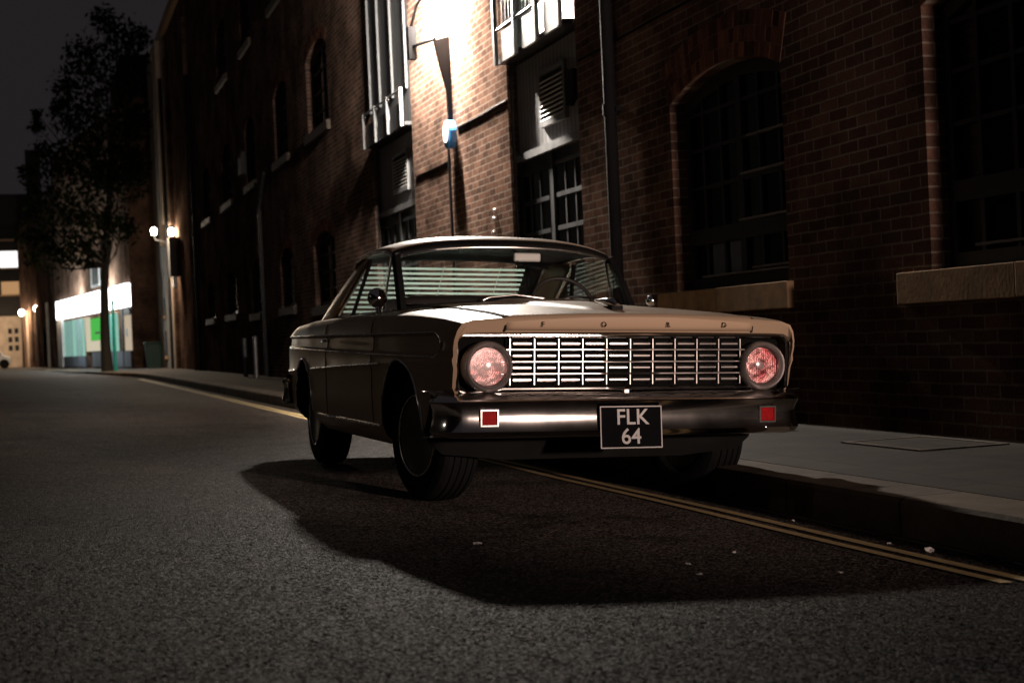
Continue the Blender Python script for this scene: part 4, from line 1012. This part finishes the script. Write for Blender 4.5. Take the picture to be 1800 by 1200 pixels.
globe_lamp(-1.08, 104, 3.72, 'left globe street lamp in front of the dark block', 260)
globe_lamp(-.12, 99, 3.80, 'right globe street lamp beside the brown terrace', 230)
globe_lamp(-3.4, 108, 3.6, 'unseen globe street lamp added outside the left edge to light the dark block', 420)  # added lamp, out of view, brightens the block's ground floor
# parked white car far away
fc = empty('white_car', (-2.95, 103, .14)); tag(fc, 'small white car parked far down the street by the left edge', 'car')
b = MB(); b.prism([(-2, .3), (2, .3), (2, .7), (1.2, .86), (.6, 1.32), (-1.2, 1.36), (-1.9, .9), (-2, .8)], lambda p, t: (p[0]*.55, -.75+1.5*t, p[1])); b.build('body', M['vanwhite'], fc, bevel=.05)
b = MB(); b.prism([(-1.5, .9), (.95, .9), (.52, 1.26), (-1.15, 1.29)], lambda p, t: (p[0]*.55, -.775+1.55*t, p[1])); b.build('side_window', M['void'], fc)
for x in (-.7, .7):
    b = MB(); b.lathe([(.0, -.8), (.3, -.8), (.31, -.62), (0, -.62)], (x, 0, .3), 'y', 20); b.build('wheel', M['rubber'], fc)

# tree in front of the shop
tr = empty('street_tree', (2.5, 62.2, .1)); tag(tr, 'tall dark leafy tree on the pavement in front of the lit shop', 'tree')
b = MB(); b.tube([(0, 0, -.2), (-.03, 0, 1.2), (.02, .1, 3.2), (.2, .1, 5.2), (.45, .2, 7.5), (.8, .2, 10.0)], [.26, .2, .17, .15, .12, .06], 10); 
def at64(u_, v_, Y=62.2):
    a, bb = u_-900, 600-v_; x = a*cr_+bb*sr_; y = -a*sr_+bb*cr_
    d = r*(x/FPX) + f + u*(y/FPX); t = Y/d.y; return Vector((d.x*t, Y, CAMH+d.z*t)) - tr.location
clumps = [(215, 60, 45), (180, 40, 30), (150, 110, 45), (120, 150, 34), (195, 140, 60), (230, 110, 40), (140, 215, 55), (200, 230, 65), (235, 200, 40), (100, 290, 45), (150, 300, 60), (210, 310, 55),
          (70, 350, 36), (110, 370, 55), (165, 390, 55), (60, 410, 38), (100, 440, 42), (215, 400, 35), (150, 445, 34), (65, 190, 11), (63, 225, 17), (72, 260, 20), (50, 310, 20), (100, 200, 16), (235, 290, 40), (60, 455, 20), (250, 50, 25), (110, 180, 20)]
pos = []
for (cu, cv, cr2) in clumps:
    p = at64(cu, cv); p.y += random.uniform(-1.6, 1.6); R_ = cr2*62.2/FPX; pos.append((p, R_))
    base = Vector((.2, .1, 4.2)) if p.z < 8 else Vector((.45, .2, 7.2))
    mid = base.lerp(p, .5)+Vector((0, 0, -.3)); b.tube([base, mid, p], [.07, .04, .012], 6)
b.build('trunk', M['bark'], tr, smooth=60)
b = MB()
for p, R_ in pos:
    nl = int(260*(R_/1.0)**2)+40
    for i in range(nl):
        d = Vector(rng.normal(size=3)); d.normalize(); q = p + d*R_*(random.random()**.45)*random.uniform(.7, 1.12)
        s = random.uniform(.08, .18); a = Vector(rng.normal(size=3)).normalized(); c_ = a.cross(Vector(rng.normal(size=3))).normalized()
        droop = Vector((0, 0, -.05))
        v = [b.bm.verts.new(t) for t in (q-a*s, q+c_*s*.45+droop*.3, q+a*s+droop, q-c_*s*.45+droop*.3)]
        b.face(v)
me_ = b
crown = bpy.data.meshes.new('crown'); b.bm.to_mesh(crown); b.bm.free(); crown.materials.append(M['leaf']); cro = bpy.data.objects.new('crown', crown); COL.objects.link(cro); cro.parent = tr
# pole, bin, bollards
tp = empty('teal_pole', (2.62, 60.0, .1)); tag(tp, 'slim teal pole in front of the lit shop, right of the tree trunk', 'pole')
b = MB(); b.tube([(.1, 0, 0), (.1, 0, 2.6)], [.07, .05], 10); b.lathe([(.0, .16), (.05, .12), (.06, 0)], (.1, 0, 2.6), 'z', 10); b.build('post', M['tealpole'], tp, smooth=40)
bn = empty('litter_bin', (4.45, 63.8, .13)); tag(bn, 'dark green wheeled bin against the wall beside the corner house', 'bin')
b = MB(); b.prism([(-.28, 0), (.28, 0), (.36, 1.0), (-.36, 1.0)], lambda p, t: (p[0], -.35+.7*t, p[1])); b.build('body', M['binplastic'], bn, bevel=.03)
b = MB(); b.box((-.39, -.4, 1.0), (.39, .38, 1.08)); b.build('lid', M['binplastic'], bn, bevel=.02)
for x, y, z, lb in ((4.5, 35.2, .98, 'shorter steel bollard, left one of the pair on the dark pavement'), (4.5, 33.4, 1.0, 'taller steel bollard, right one of the pair on the dark pavement')):
    o = empty('bollard', (x, y, .13)); tag(o, lb, 'bollard', 'steel bollards against the warehouse')
    b = MB(); b.tube([(0, 0, 0), (0, 0, z-.12)], .055, 16); b.build('post', M['steel'], o, smooth=40)
    b = MB(); b.lathe([(.0, .03), (.045, .022), (.06, .0), (.06, -.03)], (0, 0, z-.1), 'z', 16); b.build('cap', M['steel'], o, smooth=40)

cv = empty('inspection_cover', (4.55, 7.2, .134)); tag(cv, 'rectangular metal inspection cover with a pale frame set in the pavement', 'manhole cover')
b = MB()
for q in ((-.27, -.4, .27, -.36), (-.27, .36, .27, .4), (-.27, -.3599, -.23, .3599), (.23, -.3599, .27, .3599)): b.box((q[0], q[1], 0), (q[2], q[3], .009))
b.build('frame', M['kerb'], cv)
b = MB(); b.box((-.228, -.358, 0), (.228, .358, .006)); b.build('plate', M['slabs'], cv)
# litter
LIT = [((2.45, 4.39), .035, .012, 'flat white scrap lying alone on the road left of the yellow lines'), ((1.53, 5.46), .045, .02, 'pale torn scrap on the dark road in front of the car'),
       ((2.06, 4.72), .03, .014, 'curled light scrap in the small cluster on the dark road, upper one'), ((2.0, 4.5), .03, .012, 'flat light scrap in the small cluster on the dark road, lower one'),
       ((2.34, 4.95), .025, .012, 'tiny white scrap above the cluster near the yellow lines'), ((3.0, 4.73), .045, .04, 'crumpled white paper in the gutter by the kerb'),
       ((3.0, 5.0), .02, .015, 'tiny pale crumb in the gutter behind the crumpled paper'), ((.79, 4.23), .035, .012, 'white flake on the lit asphalt near the shadow edge'),
       ((1.12, 3.62), .03, .01, 'white flake just in front of the car shadow'), ((3.02, 5.8), .03, .02, 'small white scrap in the gutter nearest the car wheel'), ((.61, 3.72), .035, .008, 'dark flat scrap on the lit asphalt in the foreground')]
for (xy, s, h, lb) in LIT:
    s *= .52; h *= .5
    o = empty('litter_scrap', (xy[0], xy[1], road_z(xy[0])+.003)); 
    bpy.data.objects.remove(o)
    b = MB(); V0 = []
    P = []
    for i in range(4):
        P.append([(s*(i/3-.5)*1.3+random.uniform(-.1, .1)*s, s*(j/3-.5)*random.uniform(.5, .9), .001+h*random.random()) for j in range(4)])
    b.grid(P); o = b.build('litter_scrap', M['trim'] if 'dark flat' in lb else M['paper'], loc=(xy[0], xy[1], road_z(xy[0])+.002)); o.rotation_euler = (0, 0, random.uniform(0, 3))
    m_ = o.modifiers.new('s', 'SOLIDIFY'); m_.thickness = .0015
    tag(o, lb, 'litter', 'scraps of litter on the road')

# ------------------------------------------------------------------ light from a lamp up the street behind the camera
l = bpy.data.lights.new('street_spot', 'SPOT'); l.energy = 4700; l.color = (1, .74, .63); l.shadow_soft_size = .22; l.spot_size = math.radians(32); l.spot_blend = .6
so_ = bpy.data.objects.new('street_spot', l); COL.objects.link(so_); so_.location = (4.62, -4.5, 1.3)
az, el = math.radians(-11.0), math.radians(6.2)
so_.rotation_euler = Vector((math.sin(az)*math.cos(el), math.cos(az)*math.cos(el), math.sin(el))).to_track_quat('-Z', 'Y').to_euler()
# dark terrace across the street (stands behind the left edge of the view)
ot = empty('opposite_terrace', (-11, 0, 0)); tag(ot, 'dark brick terrace across the street from the warehouse', 'building')
b = MB(); b.box((-6, -40, -.2), (0, 95, 11)); b.build('wall', M['dimwall'], ot)
b = MB(); b.box((-6, -52, -.2), (26, -44, 11)); b.build('end_wall', M['dimwall'], ot)
for y in range(-36, 90, 7):
    for z in (1.2, 5.2):
        b = MB(); b.box((.002, y, z), (.03, y+1.4, z+2)); b.build('window', M['void'], ot)

ol = empty('added_side_lamp', (-10.7, 10, 4.4)); tag(ol, 'unseen small wall lamp added across the street to light the car side', 'lamp')
b = MB(); b.lathe([(.0, -.1), (.1, -.08), (.12, .05), (.05, .12), (0, .13)], (0, 0, 0), 'z', 14); b.build('globe', M['globe'], ol, smooth=50)
b = MB(); b.tube([(0, 0, .1), (-.28, 0, .2)], .02, 6); b.build('bracket', M['iron'], ol)
point('added_side_light', (-10.7, 10, 4.4), 60, (1, .88, .72), .12)  # added lamp, never in view, lifts the dark near side of the car
